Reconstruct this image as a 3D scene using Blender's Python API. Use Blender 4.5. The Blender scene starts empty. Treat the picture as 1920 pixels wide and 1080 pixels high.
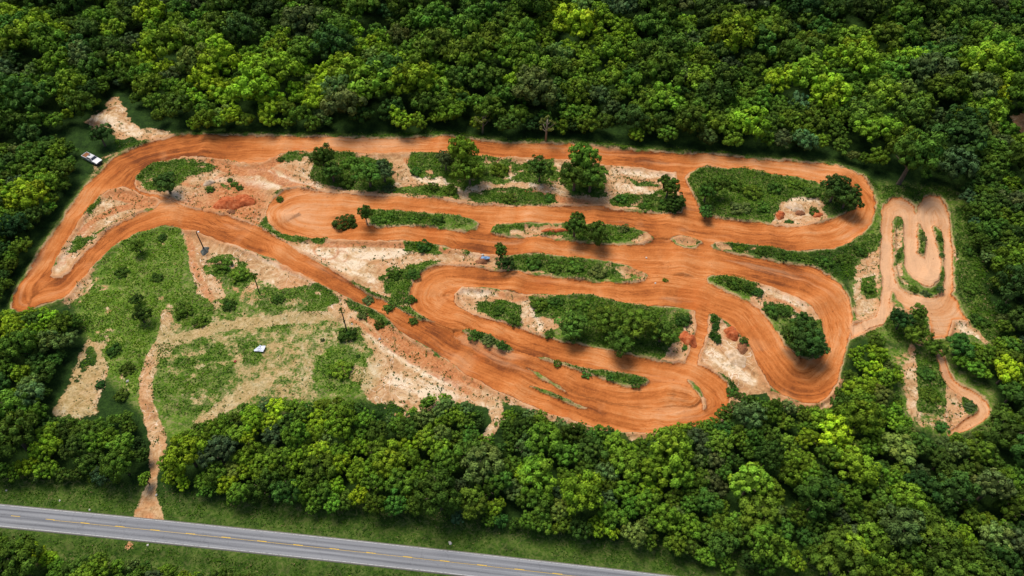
import bpy, bmesh, math, random
import numpy as np
from mathutils import Vector, Matrix

random.seed(11)
RS = np.random.RandomState(11)
SC = bpy.context.scene
COL = SC.collection
rad = math.radians

# ------------------------------------------------------------------ camera model
W0, H0 = 1920.0, 1080.0
F = 1400.0
PITCH = rad(50.0)
CAMH = 178.5
SP, CP = math.sin(PITCH), math.cos(PITCH)


def ground(px, py, z=0.0):
    """world point at height z seen at photo position px, py (works on arrays)"""
    a = (np.asarray(px, float) - W0 / 2) / F
    b = (np.asarray(py, float) - H0 / 2) / F
    dy = CP - b * SP
    dz = -SP - b * CP
    t = (z - CAMH) / dz
    return a * t, dy * t


def photo(x, y, z=0.0):
    x = np.asarray(x, float); y = np.asarray(y, float); zz = np.asarray(z, float) - CAMH
    d = y * CP - zz * SP
    v = -(y * SP + zz * CP)
    d = np.where(d > 1.0, d, 1.0)
    return W0 / 2 + F * x / d, H0 / 2 + F * v / d


def G3(px, py, z=0.0):
    x, y = ground(px, py, z)
    return Vector((float(x), float(y), z))


def scale_at(px, py):
    x0, y0 = ground(px, py)
    x1, _ = ground(px + 1.0, py)
    return 1.0 / float(x1 - x0)                       # photo px per metre


# ------------------------------------------------------------------ numpy noise
def _hash(ix, iy, seed):
    h = (ix.astype(np.int64) * 374761393 + iy.astype(np.int64) * 668265263 + seed * 1442695041) & 0xFFFFFFFF
    h = ((h ^ (h >> 13)) * 1274126177) & 0xFFFFFFFF
    h = h ^ (h >> 16)
    return (h & 0xFFFF).astype(np.float64) / 65535.0


def vnoise(x, y, seed=0):
    ix = np.floor(x); iy = np.floor(y)
    fx = x - ix; fy = y - iy
    fx = fx * fx * (3 - 2 * fx); fy = fy * fy * (3 - 2 * fy)
    a = _hash(ix, iy, seed); b = _hash(ix + 1, iy, seed)
    c = _hash(ix, iy + 1, seed); d = _hash(ix + 1, iy + 1, seed)
    return (a * (1 - fx) + b * fx) * (1 - fy) + (c * (1 - fx) + d * fx) * fy


def fbm(x, y, seed=0, octs=4):
    s = 0; a = 1.0; n = 0
    for o in range(octs):
        s = s + a * vnoise(x * 2 ** o + 17.3 * o, y * 2 ** o - 9.1 * o, seed + o)
        n += a; a *= 0.5
    return s / n


def sstep(a, b, x):
    t = np.clip((x - a) / (b - a), 0, 1)
    return t * t * (3 - 2 * t)


# ------------------------------------------------------------------ plan of the place (photo positions of ground outlines)
def P(s):
    return np.array([[float(v) for v in q.split(',')] for q in s.split()])


TRACK_OUT = P("""25,580 30,556 45,527 53,517 80,470 110,427 130,398 145,375 163,350 188,325 213,300 240,285 270,270 300,262
353,255 433,256 533,259 640,261 740,262 800,259 840,258 875,261 900,265 953,270 1073,273 1107,276 1190,284 1280,290 1367,295
1430,302 1530,306 1563,312 1597,323 1615,333 1633,357 1640,380 1640,400 1633,420 1613,442 1590,457 1563,466 1523,471 1480,470
1423,462 1395,458 1370,457 1340,456 1332,462 1337,470 1363,475 1413,484 1480,497 1520,503 1553,518 1577,538 1590,560 1597,590
1597,612 1587,645 1577,685 1568,720 1555,742 1533,757 1505,757 1470,745 1440,725 1423,690 1407,655 1390,632 1363,605 1342,593
1328,590 1325,620 1318,650 1308,675 1306,686 1325,693 1345,705 1360,720 1368,745 1362,772 1345,795 1310,803 1270,806 1220,813
1180,812 1117,805 1083,793 1057,785 1023,773 973,752 923,730 907,720 873,702 840,676 807,655 773,636 750,622 730,605 707,583
673,568 640,553 593,529 550,508 517,490 467,470 417,455 393,445 367,434 343,430 333,427 300,427 260,436 233,450 207,470 180,495
150,528 130,553 117,562 93,570 60,582 40,588""")
HOLES = [P(s) for s in (
    "985,690 1010,700 1045,722 1062,736 1040,727 1005,706",
    "95,518 98,500 115,472 140,430 165,395 187,370 205,358 230,352 250,358 262,365 290,372 310,380 300,388 287,396 260,404 227,420 200,438 177,462 150,488 130,510 115,521 102,523",
    """252,345 256,330 270,318 287,308 320,299 347,294 383,298 433,303 470,309 500,303 520,291 560,283 640,286 723,288 780,285 840,288
900,292 960,295 1033,298 1060,300 1140,309 1200,315 1268,326 1270,340 1263,352 1278,368 1284,390 1278,402 1240,404 1190,399 1140,392 1125,388 1060,388
1007,389 907,387 873,383 773,372 683,367 640,363 590,360 560,355 533,360 515,372 505,388 502,402 505,418 515,430 533,440
560,446 617,449 693,452 757,452 823,461 890,473 940,479 1007,477 1057,480 1107,486 1140,492 1180,500 1205,510 1215,520 1210,530
1180,533 1107,530 1040,522 973,512 923,507 873,499 840,498 815,502 797,510 780,525 770,540 767,555 772,575 785,588 800,598
827,607 800,604 773,594 723,570 680,546 640,518 600,496 567,477 523,452 500,438 473,425 433,408 383,398 350,391 335,385 320,378 300,370 265,362 255,355""",
    "1284,336 1292,326 1313,317 1340,315 1400,318 1447,325 1493,332 1520,338 1545,346 1562,352 1590,352 1603,360 1607,390 1595,398 1580,404 1560,413 1533,422 1497,428 1467,427 1423,420 1390,417 1330,409 1316,402 1311,392 1303,372 1291,352",
    "683,402 700,394 753,398 827,401 857,404 887,412 898,420 893,430 870,437 857,435 813,429 750,429 715,431 690,425",
    "921,436 925,427 940,421 1023,418 1067,417 1140,421 1187,427 1213,438 1224,447 1222,454 1205,460 1160,461 1107,457 1023,447 957,446 930,443",
    "1255,450 1270,444 1290,444 1315,453 1318,458 1305,467 1280,468 1265,461",
    """853,553 867,539 890,540 923,541 960,547 973,553 1007,551 1107,553 1157,565 1207,574 1280,578 1302,585 1305,620 1295,655 1285,683
1240,680 1207,672 1140,660 1057,642 1007,628 983,618 940,605 890,591 860,578 851,566""",
    "863,620 875,617 905,624 935,637 960,652 965,658 955,663 930,655 890,638",
    "1003,668 1030,673 1085,690 1140,698 1180,703 1212,709 1221,716 1210,726 1185,730 1165,724 1130,712 1080,696 1040,684 1010,675",
    "993,726 1010,728 1040,740 1075,755 1100,766 1085,766 1050,752 1020,741",
    """1325,520 1340,517 1380,520 1430,533 1463,545 1493,557 1523,577 1540,602 1547,632 1546,655 1537,672 1518,678 1493,668 1470,650
1457,625 1443,605 1423,582 1400,566 1363,552 1340,538 1328,530""",
    "1288,713 1300,716 1312,730 1322,750 1325,768 1318,770 1314,752 1304,735 1295,725",
)]
LOOP_OUT = P("""1650,440 1650,400 1658,385 1672,374 1688,371 1703,378 1712,390 1717,402 1720,388 1730,374 1745,368 1760,371 1773,385 1779,405
1780,440 1785,480 1788,520 1787,545 1783,553 1795,565 1800,585 1813,602 1795,600 1785,602 1780,618 1774,637 1746,637 1742,615 1738,598
1720,590 1695,580 1683,562 1672,545 1668,560 1668,590 1655,610 1635,616 1610,627 1595,636 1593,610 1620,605 1640,597 1650,570 1653,540 1650,500""")
LOOP_HOLES = [P(s) for s in (
    """1672,420 1678,411 1688,410 1693,418 1694,460 1695,495 1698,505 1712,525 1727,536 1743,541 1757,530 1762,510 1762,490 1756,465
1750,445 1746,425 1752,422 1765,432 1768,450 1770,490 1771,520 1767,545 1757,558 1740,562 1725,560 1705,553 1685,540 1676,525 1673,500""",
    "1720,420 1725,422 1732,440 1735,460 1734,485 1725,483 1718,475 1718,450",
)]
# bare sand: outline, strength (1 = bare, less = half overgrown), softness px
SAND = [(P(s), w, f) for s, w, f in (
    ("160,228 172,214 190,208 206,192 212,180 228,184 238,206 244,226 262,240 300,243 335,252 320,262 300,268 260,262 215,266 206,245 175,240", .9, 6),
    ("165,330 175,300 205,288 240,275 250,285 215,305 190,330 170,345", .45, 8),
    ("90,525 105,480 165,385 205,350 262,300 350,285 500,285 590,280 850,285 1130,300 1290,320 1310,405 1130,395 900,390 640,365 540,358 505,385 500,440 380,400 280,395 205,438 130,515", 1, 4),
    ("470,425 510,440 640,448 760,450 890,472 935,480 945,505 800,500 770,540 775,590 700,560 620,508 540,465", .95, 5),
    ("640,450 930,478 1215,500 1215,535 940,515 860,500 640,500", .55, 6),
    ("1440,425 1450,395 1475,370 1505,362 1545,375 1555,400 1550,415 1500,432", 1, 8),
    ("850,538 905,538 985,548 1000,580 985,625 900,600 850,575", .95, 5),
    ("985,545 1040,550 1055,570 1060,610 1010,632 985,620", .8, 8),
    ("1265,580 1330,585 1400,640 1430,690 1445,740 1395,740 1330,700 1280,690 1235,680 1260,640 1290,610", 1, 5),
    ("1415,525 1500,555 1545,600 1545,620 1490,600 1430,590 1405,570", 1, 6),
    ("400,470 480,510 560,530 640,560 660,590 560,600 460,580 420,540", .52, 14),
    ("340,425 420,450 560,508 650,560 740,618 860,690 960,745 925,765 860,752 760,790 690,750 660,720 700,660 640,600 560,560 480,520 400,500 350,470", .92, 8),
    ("345,425 395,440 405,500 420,560 400,590 375,560 358,500", 1, 7),
    ("290,590 420,580 560,560 700,600 720,680 690,745 560,750 470,740 390,800 350,800 330,720 290,690", .50, 20),
    ("1600,470 1640,440 1650,470 1650,600 1600,612 1598,560", .70, 8),
    ("1665,560 1680,570 1740,600 1735,650 1690,640 1665,610", .8, 6),
    ("1780,560 1800,590 1860,640 1850,650 1800,620 1770,640 1740,640 1740,600", .95, 6),
    ("1785,460 1800,470 1825,520 1815,530 1790,500", .75, 6),
    ("1330,735 1365,730 1395,737 1395,750 1340,800 1300,808 1180,830 1170,815 1250,810", .95, 4),
    ("1430,730 1470,745 1505,757 1533,757 1568,725 1580,700 1582,730 1560,765 1500,775 1440,755", .95, 4),
    ("900,755 940,750 945,790 930,815 900,835 895,820 920,795", .95, 6),
    ("940,740 1010,760 1060,785 1120,805 1110,812 1050,800 1000,775 950,760", .9, 4),
    ("98,782 138,695 172,625 220,598 238,625 208,700 178,785 130,792", .74, 10),
    ("1670,665 1720,655 1770,700 1800,790 1770,815 1710,795 1685,750", .47, 14),
    ("1690,690 1715,655 1722,760 1735,800 1700,780 1688,740", .72, 9),
    ("1765,715 1790,745 1800,800 1775,810 1760,790", .7, 8),
    ("255,455 300,448 345,462 342,475 300,468 262,468", .62, 6), ("240,505 275,500 285,512 255,520", .62, 6), ("190,560 215,545 235,570 225,595 200,590", .66, 7), ("145,545 185,520 200,540 170,580 140,575", .6, 7),
    ("285,560 320,545 325,600 300,610", .55, 7), ("225,700 265,690 262,715 235,730", .55, 7), ("300,480 340,490 338,500 305,495", .6, 5), ("180,600 240,560 300,500 306,506 250,575 190,620", .45, 6),
    ("1895,215 1930,210 1930,260 1905,245", .9, 6),
    ("235,1015 255,1015 258,1030 235,1032", .8, 6),
    ("655,425 690,395 700,430 660,440", .8, 8),
    ("1255,450 1270,444 1290,444 1315,453 1318,458 1305,467 1280,468 1265,461", .72, 4),
    ("1335,456 1415,460 1425,480 1345,472", .68, 4),
    ("950,425 1040,420 1070,435 1050,450 960,446", .8, 5),
    ("1190,437 1224,443 1224,456 1195,461 1180,450", .85, 4),
    ("1675,415 1693,415 1694,520 1720,545 1690,535 1676,520", .62, 5),
    ("440,640 560,620 640,650 600,760 500,760 430,770", .54, 20),
    ("150,515 185,490 175,530 135,580 120,570", .7, 8),
)]
# sandy drives and footpaths: x,y,half width in px
PATHS = [P(s) for s in (
    "312,592,9 305,640,12 288,675,12 275,705,11 275,750,12 287,795,13 297,830,14 293,862,11 288,890,6 284,915,9 278,945,17 277,972,27",
    "305,665,10 330,640,9 380,622,8 430,610,9 520,600,9 620,592,9 680,602,10 720,625,12 800,668,13",
    "375,795,9 410,768,10 455,740,12 500,715,12",
    "1280,326,9 1278,345,9 1287,368,9 1294,388,10 1296,405,14",
    "1040,350,5 1065,372,6 1095,382,12 1125,390,14",
    "395,300,8 480,320,16 540,335,12 590,350,9 640,362,5",
    "1597,622,14 1640,606,8 1660,590,6",
    "1782,725,9 1790,748,10 1799,775,10 1806,790,8",
    "640,690,10 720,720,20 860,740,14 930,752,8",
    "1708,655,5 1712,690,5 1712,730,6",
)]
CLAYPATH = [P(s) for s in (
    "1757,664,5 1764,688,7 1776,712,8 1800,732,9 1826,746,9 1845,765,10 1840,780,9 1820,793,9 1797,807,7 1780,815,4",
)]
# dense low vegetation: outline, tone (0 dark .. 1 fresh), height m
GREEN = [(P(s), t, h) for s, t, h in (
    ("253,335 262,318 290,306 345,298 390,305 416,312 380,325 350,335 330,362 300,366 275,358", .55, .7),
    ("582,330 590,290 612,284 660,288 690,296 735,300 738,352 700,364 640,354 592,347", .4, 1.2),
    ("755,300 780,285 830,284 850,300 845,340 830,330 800,335 775,325", .5, .8),
    ("735,350 790,345 850,350 860,372 830,376 740,366", .55, .9),
    ("840,295 960,297 960,345 905,345 870,360 840,345", .6, .8),
    ("880,365 930,350 1000,352 1040,370 1045,385 1000,387 880,380", .35, .8),
    ("960,300 1045,300 1050,345 1040,350 1010,345 960,340", .55, .8),
    ("1040,330 1140,330 1140,370 1075,370", .4, .6),
    ("1142,375 1165,360 1200,365 1245,355 1285,370 1285,398 1240,402 1190,397 1145,388", .4, .8),
    ("1165,330 1215,335 1245,350 1200,350", .3, .5),
    ("1285,336 1312,318 1400,319 1500,338 1555,352 1560,375 1500,362 1465,378 1445,412 1390,415 1335,406 1312,390 1300,368", .45, 1.2),
    ("1520,345 1600,355 1605,385 1575,402 1545,390", .25, 1.2),
    ("690,405 705,396 753,399 827,402 857,406 885,415 855,430 813,428 750,428 712,430", .5, 1.1),
    ("922,436 930,426 975,422 985,432 960,443 932,443", .6, .8),
    ("1040,425 1067,419 1140,423 1187,429 1205,440 1185,450 1150,455 1107,455 1050,447 1000,445", .45, 1.0),
    ("1345,459 1380,459 1420,463 1480,472 1530,474 1570,468 1615,446 1640,430 1650,440 1640,470 1600,500 1600,530 1575,528 1520,500 1420,482", .4, .9),
    ("1265,447 1290,446 1310,455 1285,450", .4, .4),
    ("757,455 790,452 825,462 830,473 795,476 760,470", .45, .9),
    ("765,500 800,490 830,488 815,500 775,525 765,560 780,590 745,580 715,545 712,515", .42, .9),
    ("852,462 880,470 900,478 880,485", .4, .6),
    ("945,484 1010,480 1100,490 1150,500 1160,520 1100,527 1040,519 970,505", .4, 1.1),
    ("1150,505 1200,522 1180,530 1120,528", .5, .5),
    ("895,570 940,560 975,575 980,612 940,602 900,588", .45, .8),
    ("990,556 1107,555 1157,568 1207,577 1295,585 1300,610 1270,640 1235,672 1140,655 1060,636 1075,600 1010,590", .42, 1.3),
    ("1330,522 1345,519 1385,522 1428,537 1432,552 1400,556 1350,540", .4, 1.2),
    ("1432,575 1470,570 1500,580 1480,600 1450,600", .35, .8),
    ("1468,600 1540,600 1545,655 1520,675 1490,660 1462,625", .3, 1.0),
    ("1330,590 1348,595 1355,640 1345,650 1333,630", .3, .8),
    ("1383,630 1400,640 1405,660 1390,655", .3, .8),
    ("1322,690 1365,712 1385,735 1370,740 1350,712", .35, .7),
    ("865,620 875,618 905,625 935,638 960,653 952,661 930,653 890,636", .3, 1.3),
    ("1020,673 1085,691 1140,699 1180,704 1212,710 1219,716 1208,724 1185,728 1130,711 1080,695", .35, 1.0),
    ("995,727 1010,729 1040,741 1075,756 1096,765 1085,765 1050,751", .3, .5),
    ("1289,714 1300,718 1312,732 1322,752 1324,768 1316,752 1304,735", .4, .4),
    ("632,518 680,540 730,562 775,590 826,606 800,606 740,585 690,556 640,530", .35, 1.0),
    ("640,562 680,574 715,595 737,616 700,605 650,575", .4, .9),
    ("505,385 502,402 506,425 530,442 620,450 610,458 540,456 500,440 480,425 495,410", .45, .7),
    ("548,355 520,362 505,385 515,370 540,358 600,358 585,350", .35, .7),
    ("120,472 165,440 215,420 250,404 262,402 200,430 160,462 130,475", .5, .7),
    ("165,392 190,370 195,380 175,408 168,410", .5, .7),
    ("132,470 145,445 160,440 140,475", .5, .6),
    ("205,475 250,440 300,430 338,430 348,470 345,520 330,570 300,600 270,680 250,740 210,700 175,620 150,560 130,580 180,530", .78, .45),
    ("160,560 210,560 230,600 180,640 130,600", .6, .7),
    ("382,490 420,473 460,490 480,520 440,540 410,530 385,510", .55, .42),
    ("330,545 370,535 400,570 395,610 345,620 325,580", .6, .5),
    ("400,560 440,550 450,590 420,600", .5, .34),
    ("480,545 560,530 620,545 640,570 600,590 520,590 480,570", .5, .34),
    ("290,650 340,635 420,645 440,690 420,750 370,790 310,780 285,730", .5, .34),
    ("590,670 640,650 690,670 700,720 640,745 590,720", .6, .38),
    ("450,640 480,630 500,660 480,690 455,680", .5, .5),
    ("500,600 540,600 545,625 505,625", .5, .4),
    ("640,615 670,615 680,635 640,640", .4, .7),
    ("700,760 740,755 770,770 760,790 720,785", .5, .5),
    ("145,720 175,690 185,665 175,640 150,690", .5, .4),
    ("1655,600 1680,580 1735,600 1740,630 1700,640 1670,640", .3, 1.2),
    ("1678,412 1692,412 1693,430 1680,430", .35, .6), ("1680,470 1694,460 1695,500 1680,500", .35, .7),
    ("1720,423 1730,435 1734,470 1722,478 1719,450", .4, .9),
    ("1748,425 1766,436 1770,500 1764,485", .4, .9), ("1765,500 1771,500 1768,545 1752,558 1750,545", .35, .8),
    ("1700,535 1718,535 1722,550 1702,550", .35, .6),
    ("1645,380 1640,430 1600,470 1600,500 1640,470 1650,440", .35, .7),
    ("1790,380 1830,400 1860,560 1900,640 1850,640 1810,580 1790,540 1792,480", .3, .8),
    ("1650,350 1790,352 1800,370 1770,372 1745,366 1715,385 1690,368 1655,380", .25, .8),
    ("1715,660 1755,660 1775,720 1765,770 1720,770", .35, 1.0),
    ("1800,742 1835,760 1825,775 1808,785", .35, .8),
    ("1610,525 1640,520 1645,560 1625,570 1612,550", .45, .6),
    ("420,300 470,292 490,300 450,306", .5, .5), ("525,292 560,285 590,286 560,300 530,302", .45, .6),
    ("415,345 440,350 445,358 420,358", .4, .5), ("385,350 400,350 405,362 388,362", .4, .5), ("430,335 442,340 436,350 428,346", .4, .5),
    ("320,252 440,250 640,252 840,246 950,262 1130,266 1280,282 1430,296 1560,305 1640,340 1660,380 1640,360 1600,322 1530,304 1280,288 900,262 840,256 640,259 350,254", .5, .7),
    ("205,290 245,270 260,268 225,292", .7, .4), ("165,345 185,330 170,352 150,375", .7, .4),
    ("215,262 280,265 300,268 250,285 215,290", .45, .6),
)]
# orange / red clay stains: x,y,r px, strength
STAIN = [(442, 382, 62, 1.25), (430, 402, 60, .8), (370, 390, 60, .7), (300, 375, 50, .45), (480, 300, 35, .6), (430, 295, 40, .6),
         (1290, 640, 22, .9), (1372, 628, 18, 1.0), (1390, 655, 16, .7), (1462, 403, 14, .8), (1533, 402, 14, .8), (1035, 435, 30, .6),
         (1100, 385, 30, .6), (960, 368, 22, .6), (930, 562, 20, .5), (1180, 715, 22, .5), (1248, 735, 28, .6), (1190, 512, 28, .7), (1260, 520, 60, .3),
         (560, 508, 20, .5), (800, 300, 22, .6), (905, 490, 20, .5), (1480, 300, 1, 0), (277, 970, 20, .6), (240, 1022, 14, .6), (400, 405, 50, .5)]
TREESAREA = {
    'top': P("""-220,245 0,257 60,257 105,230 150,215 185,190 205,152 245,160 262,200 300,220 340,230 420,233 560,231 700,229 760,233 850,229 950,237 1000,241 1060,241 1140,243 1200,252 1280,259
1400,269 1500,271 1560,280 1620,300 1665,322 1720,328 1800,340 2100,345 2100,-160 -220,-160"""),
    'left': P("-220,262 0,275 45,278 110,262 148,275 140,312 122,342 108,380 78,412 44,460 18,510 0,555 -220,560"),
    'lowleft': P("-220,590 0,588 40,590 75,580 120,588 145,605 125,650 95,700 85,745 100,790 150,800 215,785 250,780 255,815 268,850 262,880 235,895 150,893 -220,880"),
    'low': P("""322,832 345,808 400,793 450,768 520,758 580,760 640,751 690,771 740,788 770,776 785,758 830,742 855,762 885,768 900,780 905,830 945,830 952,770 995,773 1030,792 1090,802
1130,800 1165,828 1200,840 1250,806 1320,802 1355,774 1392,746 1445,752 1495,766 1560,768 1592,700 1608,662 1650,648 1662,685 1680,690 1685,770 1710,808 1770,828 1850,812 1880,775 1870,720
1800,680 1790,655 1850,650 2100,600 2100,1180 1500,1180 1400,1068 1290,1040 1170,1010 1000,988 850,974 700,958 500,940 420,926 330,912 305,885"""),
    'right': P("1810,355 1850,350 2100,350 2100,640 1890,640 1870,580 1850,500 1825,420"),
    'bottom': P("-220,1005 0,1018 60,1022 90,1045 200,1058 235,1050 320,1075 400,1078 560,1092 900,1125 900,1200 -220,1200"),
}
BRIGHT = [(75, 50, 45, .5), (110, 45, 30, .4), (200, 15, 30, .5), (280, 25, 25, .4), (255, 115, 25, .4), (350, 105, 45, .9), (300, 110, 35, .8), (390, 130, 40, .9), (480, 140, 40, .6), (560, 130, 30, .7),
          (610, 145, 40, .7), (330, 90, 30, .7), (420, 205, 50, .9), (480, 180, 30, .6), (540, 190, 50, .5), (400, 60, 60, .1), (700, 90, 30, .5), (780, 125, 35, .6), (770, 185, 25, .6), (880, 190, 25, .4), (950, 80, 55, .35),
          (1075, 30, 40, .5), (1060, 70, 40, .4), (1140, 60, 35, .5), (1170, 75, 35, .5), (1410, 30, 40, .4), (1380, 50, 25, .5), (1310, 15, 30, .4), (1260, 60, 25, .3), (1550, 90, 35, .4), (1610, 95, 35, .5),
          (1660, 25, 60, .3), (1700, 140, 40, .4), (1470, 145, 35, .5), (1560, 160, 40, .3), (1860, 85, 25, .4), (1850, 140, 40, .4), (1860, 180, 50, .4), (1640, 210, 40, .3), (1660, 260, 40, .3), (1400, 240, 40, .3),
          (1330, 245, 20, .4), (15, 385, 25, .7), (95, 325, 30, .55), (70, 370, 30, .6), (35, 600, 30, .7), (75, 562, 20, .8), (40, 690, 25, .6), (100, 600, 20, .5), (20, 760, 20, .5), (25, 870, 30, .7), (70, 858, 30, .8),
          (160, 840, 25, .8), (350, 860, 30, .6), (330, 840, 25, .6), (390, 820, 25, .4), (345, 905, 25, .6), (470, 805, 22, .8), (445, 845, 20, .8), (460, 865, 20, .8), (430, 900, 22, .7), (515, 762, 15, .8), (600, 795, 30, .6),
          (550, 830, 20, .4), (620, 880, 45, .7), (590, 905, 35, .6), (780, 850, 30, .5), (820, 770, 30, .4), (700, 930, 35, .5), (990, 885, 22, .6), (700, 840, 30, .4), (1640, 655, 40, .9), (1630, 700, 30, .7), (1700, 620, 25, .4),
          (1560, 830, 30, .5), (1540, 810, 25, .4), (1660, 825, 25, .6), (1640, 900, 40, .3), (1200, 920, 30, .3), (1210, 905, 30, .3), (1240, 900, 25, .5), (1345, 1025, 25, .7), (1150, 1010, 50, .3), (1500, 1050, 25, .3),
          (1850, 690, 25, .6), (1880, 705, 20, .6), (1290, 790, 30, .1), (1870, 960, 40, .2), (1060, 930, 30, .3), (70, 1040, 30, .7), (20, 1010, 20, .5), (90, 1050, 30, .6), (230, 1065, 25, .4), (360, 1075, 25, .4)]


def spline(pts, step=2.0):
    out = []
    n = len(pts)
    for i in range(n - 1):
        p0 = pts[max(i - 1, 0)]; p1 = pts[i]; p2 = pts[i + 1]; p3 = pts[min(i + 2, n - 1)]
        m = max(2, int(np.hypot(*(p2 - p1)[:2]) / step))
        t = np.linspace(0, 1, m, endpoint=False)[:, None]
        out.append(.5 * ((2 * p1) + (-p0 + p2) * t + (2 * p0 - 5 * p1 + 4 * p2 - p3) * t ** 2 + (-p0 + 3 * p1 - 3 * p2 + p3) * t ** 3))
    out.append(pts[-1:])
    return np.concatenate(out)


LINES = [P(s) for s in (
    """60,560 70,530 95,490 130,430 170,375 215,325 270,293 340,277 430,273 533,272 640,274 840,273 960,283 1140,293 1280,304 1430,313 1530,325
1590,345 1620,380 1615,410 1580,435 1523,448 1450,445 1380,438 1290,425 1190,412 1060,403 900,397 773,385 640,377 560,375 530,390 520,403 530,422
570,437 640,441 757,441 850,449 940,461 1057,464 1140,475 1280,482 1380,498 1460,518 1520,540 1560,575 1573,610 1565,660 1545,700 1515,717 1475,705
1445,670 1420,625 1390,590 1340,567 1280,553 1150,548 1040,538 920,523 860,520 820,527 800,555 820,582 870,600 960,632 1040,657 1140,678 1240,697
1300,715 1340,750 1310,780 1240,790 1150,775 1050,745 950,705 870,667 800,625 720,585 640,535 560,492 470,448 400,418 340,408 270,418 210,452 160,500
120,540 85,555 60,560""",
    "1290,745 1262,742 1150,738 1050,708 960,680 870,640",
    "1660,610 1660,590 1661,500 1661,420 1670,392 1690,388 1705,405 1706,480 1725,515 1745,520 1755,500 1745,450 1735,405 1745,385 1762,390 1770,420 1775,480 1778,540 1765,575 1730,580 1695,563 1678,545",
    "1757,664 1764,688 1776,712 1800,732 1826,746 1845,765 1840,780 1820,793 1797,807 1780,815",
)]


def inside(poly, x, y):
    r = np.zeros(x.shape, bool)
    n = len(poly)
    for i in range(n):
        x1, y1 = poly[i]; x2, y2 = poly[(i + 1) % n]
        if y1 == y2: continue
        c = ((y1 > y) != (y2 > y)) & (x < (x2 - x1) * (y - y1) / (y2 - y1) + x1)
        r ^= c
    return r


def pdist(poly, x, y, closed=True):
    d = np.full(x.shape, 1e9)
    n = len(poly)
    for i in range(n if closed else n - 1):
        x1, y1 = poly[i]; x2, y2 = poly[(i + 1) % n]
        dx, dy = x2 - x1, y2 - y1
        L = dx * dx + dy * dy + 1e-9
        t = np.clip(((x - x1) * dx + (y - y1) * dy) / L, 0, 1)
        d = np.minimum(d, (x - x1 - t * dx) ** 2 + (y - y1 - t * dy) ** 2)
    return np.sqrt(d)


def sdist(poly, x, y, margin=40):
    """signed distance in px, positive inside, -margin far away"""
    out = np.full(x.shape, -float(margin))
    lo = poly.min(0) - margin; hi = poly.max(0) + margin
    k = (x > lo[0]) & (x < hi[0]) & (y > lo[1]) & (y < hi[1])
    if k.any():
        d = pdist(poly, x[k], y[k])
        out[k] = np.maximum(np.where(inside(poly, x[k], y[k]), d, -d), -margin)
    return out


def stroke(pts, x, y, margin=40):
    """signed distance to a stroke with varying half width"""
    pts = spline(pts, 6.0)
    out = np.full(x.shape, -float(margin))
    lo = pts[:, :2].min(0) - margin - 20; hi = pts[:, :2].max(0) + margin + 20
    k = (x > lo[0]) & (x < hi[0]) & (y > lo[1]) & (y < hi[1])
    if not k.any(): return out
    xx, yy = x[k], y[k]
    o = out[k]
    for i in range(len(pts) - 1):
        x1, y1, w1 = pts[i]; x2, y2, w2 = pts[i + 1]
        dx, dy = x2 - x1, y2 - y1
        t = np.clip(((xx - x1) * dx + (yy - y1) * dy) / (dx * dx + dy * dy + 1e-9), 0, 1)
        o = np.maximum(o, w1 + (w2 - w1) * t - np.hypot(xx - x1 - t * dx, yy - y1 - t * dy))
    out[k] = o
    return out


def track_field(px, py):
    d = sdist(TRACK_OUT, px, py)
    for h in HOLES: d = np.minimum(d, -sdist(h, px, py))
    e = sdist(LOOP_OUT, px, py)
    for h in LOOP_HOLES: e = np.minimum(e, -sdist(h, px, py))
    d = np.maximum(d, e)
    for c in CLAYPATH: d = np.maximum(d, stroke(c, px, py))
    return d


def path_field(px, py):
    d = np.full(px.shape, -40.0)
    for c in PATHS: d = np.maximum(d, stroke(c, px, py))
    return d


def warp(px, py, x, y, k=1.0):
    """ragged natural outlines for the plant cover"""
    return (px + k * (17 * (fbm(x / 7.5, y / 7.5, 201, 4) - .5) + 9 * (fbm(x / 1.9, y / 1.9, 203, 2) - .5)),
            py + k * (13 * (fbm(x / 7.5, y / 7.5, 205, 4) - .5) + 7 * (fbm(x / 1.9, y / 1.9, 207, 2) - .5)))


def green_field(px, py, x, y):
    """cover 0..1, tone, height"""
    px, py = warp(px, py, x, y)
    hole = .6 * fbm(x / 3.0, y / 2.2, 211, 4) + .4 * fbm(x / 6.5, y / 1.6, 213, 3)
    g = np.zeros(px.shape); t = np.full(px.shape, .4); hh = np.zeros(px.shape)
    for poly, tone, h in GREEN:
        d = sdist(poly, px, py, 12)
        v = sstep(-9, 6, d)
        k = v > g
        g[k] = v[k]; t[k] = tone; hh[k] = .72 * h * v[k]
    g = np.where(hh < .42, g * .86, g)
    thin = np.where(hh < .26, .19, np.where(hh < .42, .11, np.where(hh > .85, .05, .085)))
    g = g * sstep(.24 + thin, .50 + thin, hole + (g - .5) * .22)
    return g, t, hh


def sand_field(px, py, x, y):
    px, py = warp(px, py, x, y, 1.1)
    s = np.zeros(px.shape)
    for poly, w, f in SAND:
        s = np.maximum(s, w * sstep(-f, f, sdist(poly, px, py, 40)))
    return s


# ------------------------------------------------------------------ object helpers
def link(o, parent=None):
    COL.objects.link(o)
    if parent is not None: o.parent = parent
    return o


def tag(o, label=None, cat=None, group=None, kind=None):
    if label: o['label'] = label
    if cat: o['category'] = cat
    if group: o['group'] = group
    if kind: o['kind'] = kind
    return o


def empty(name, loc, rz=0.0):
    o = bpy.data.objects.new(name, None)
    o.empty_display_size = .5
    o.location = loc; o.rotation_euler = (0, 0, rz)
    return link(o)


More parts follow.
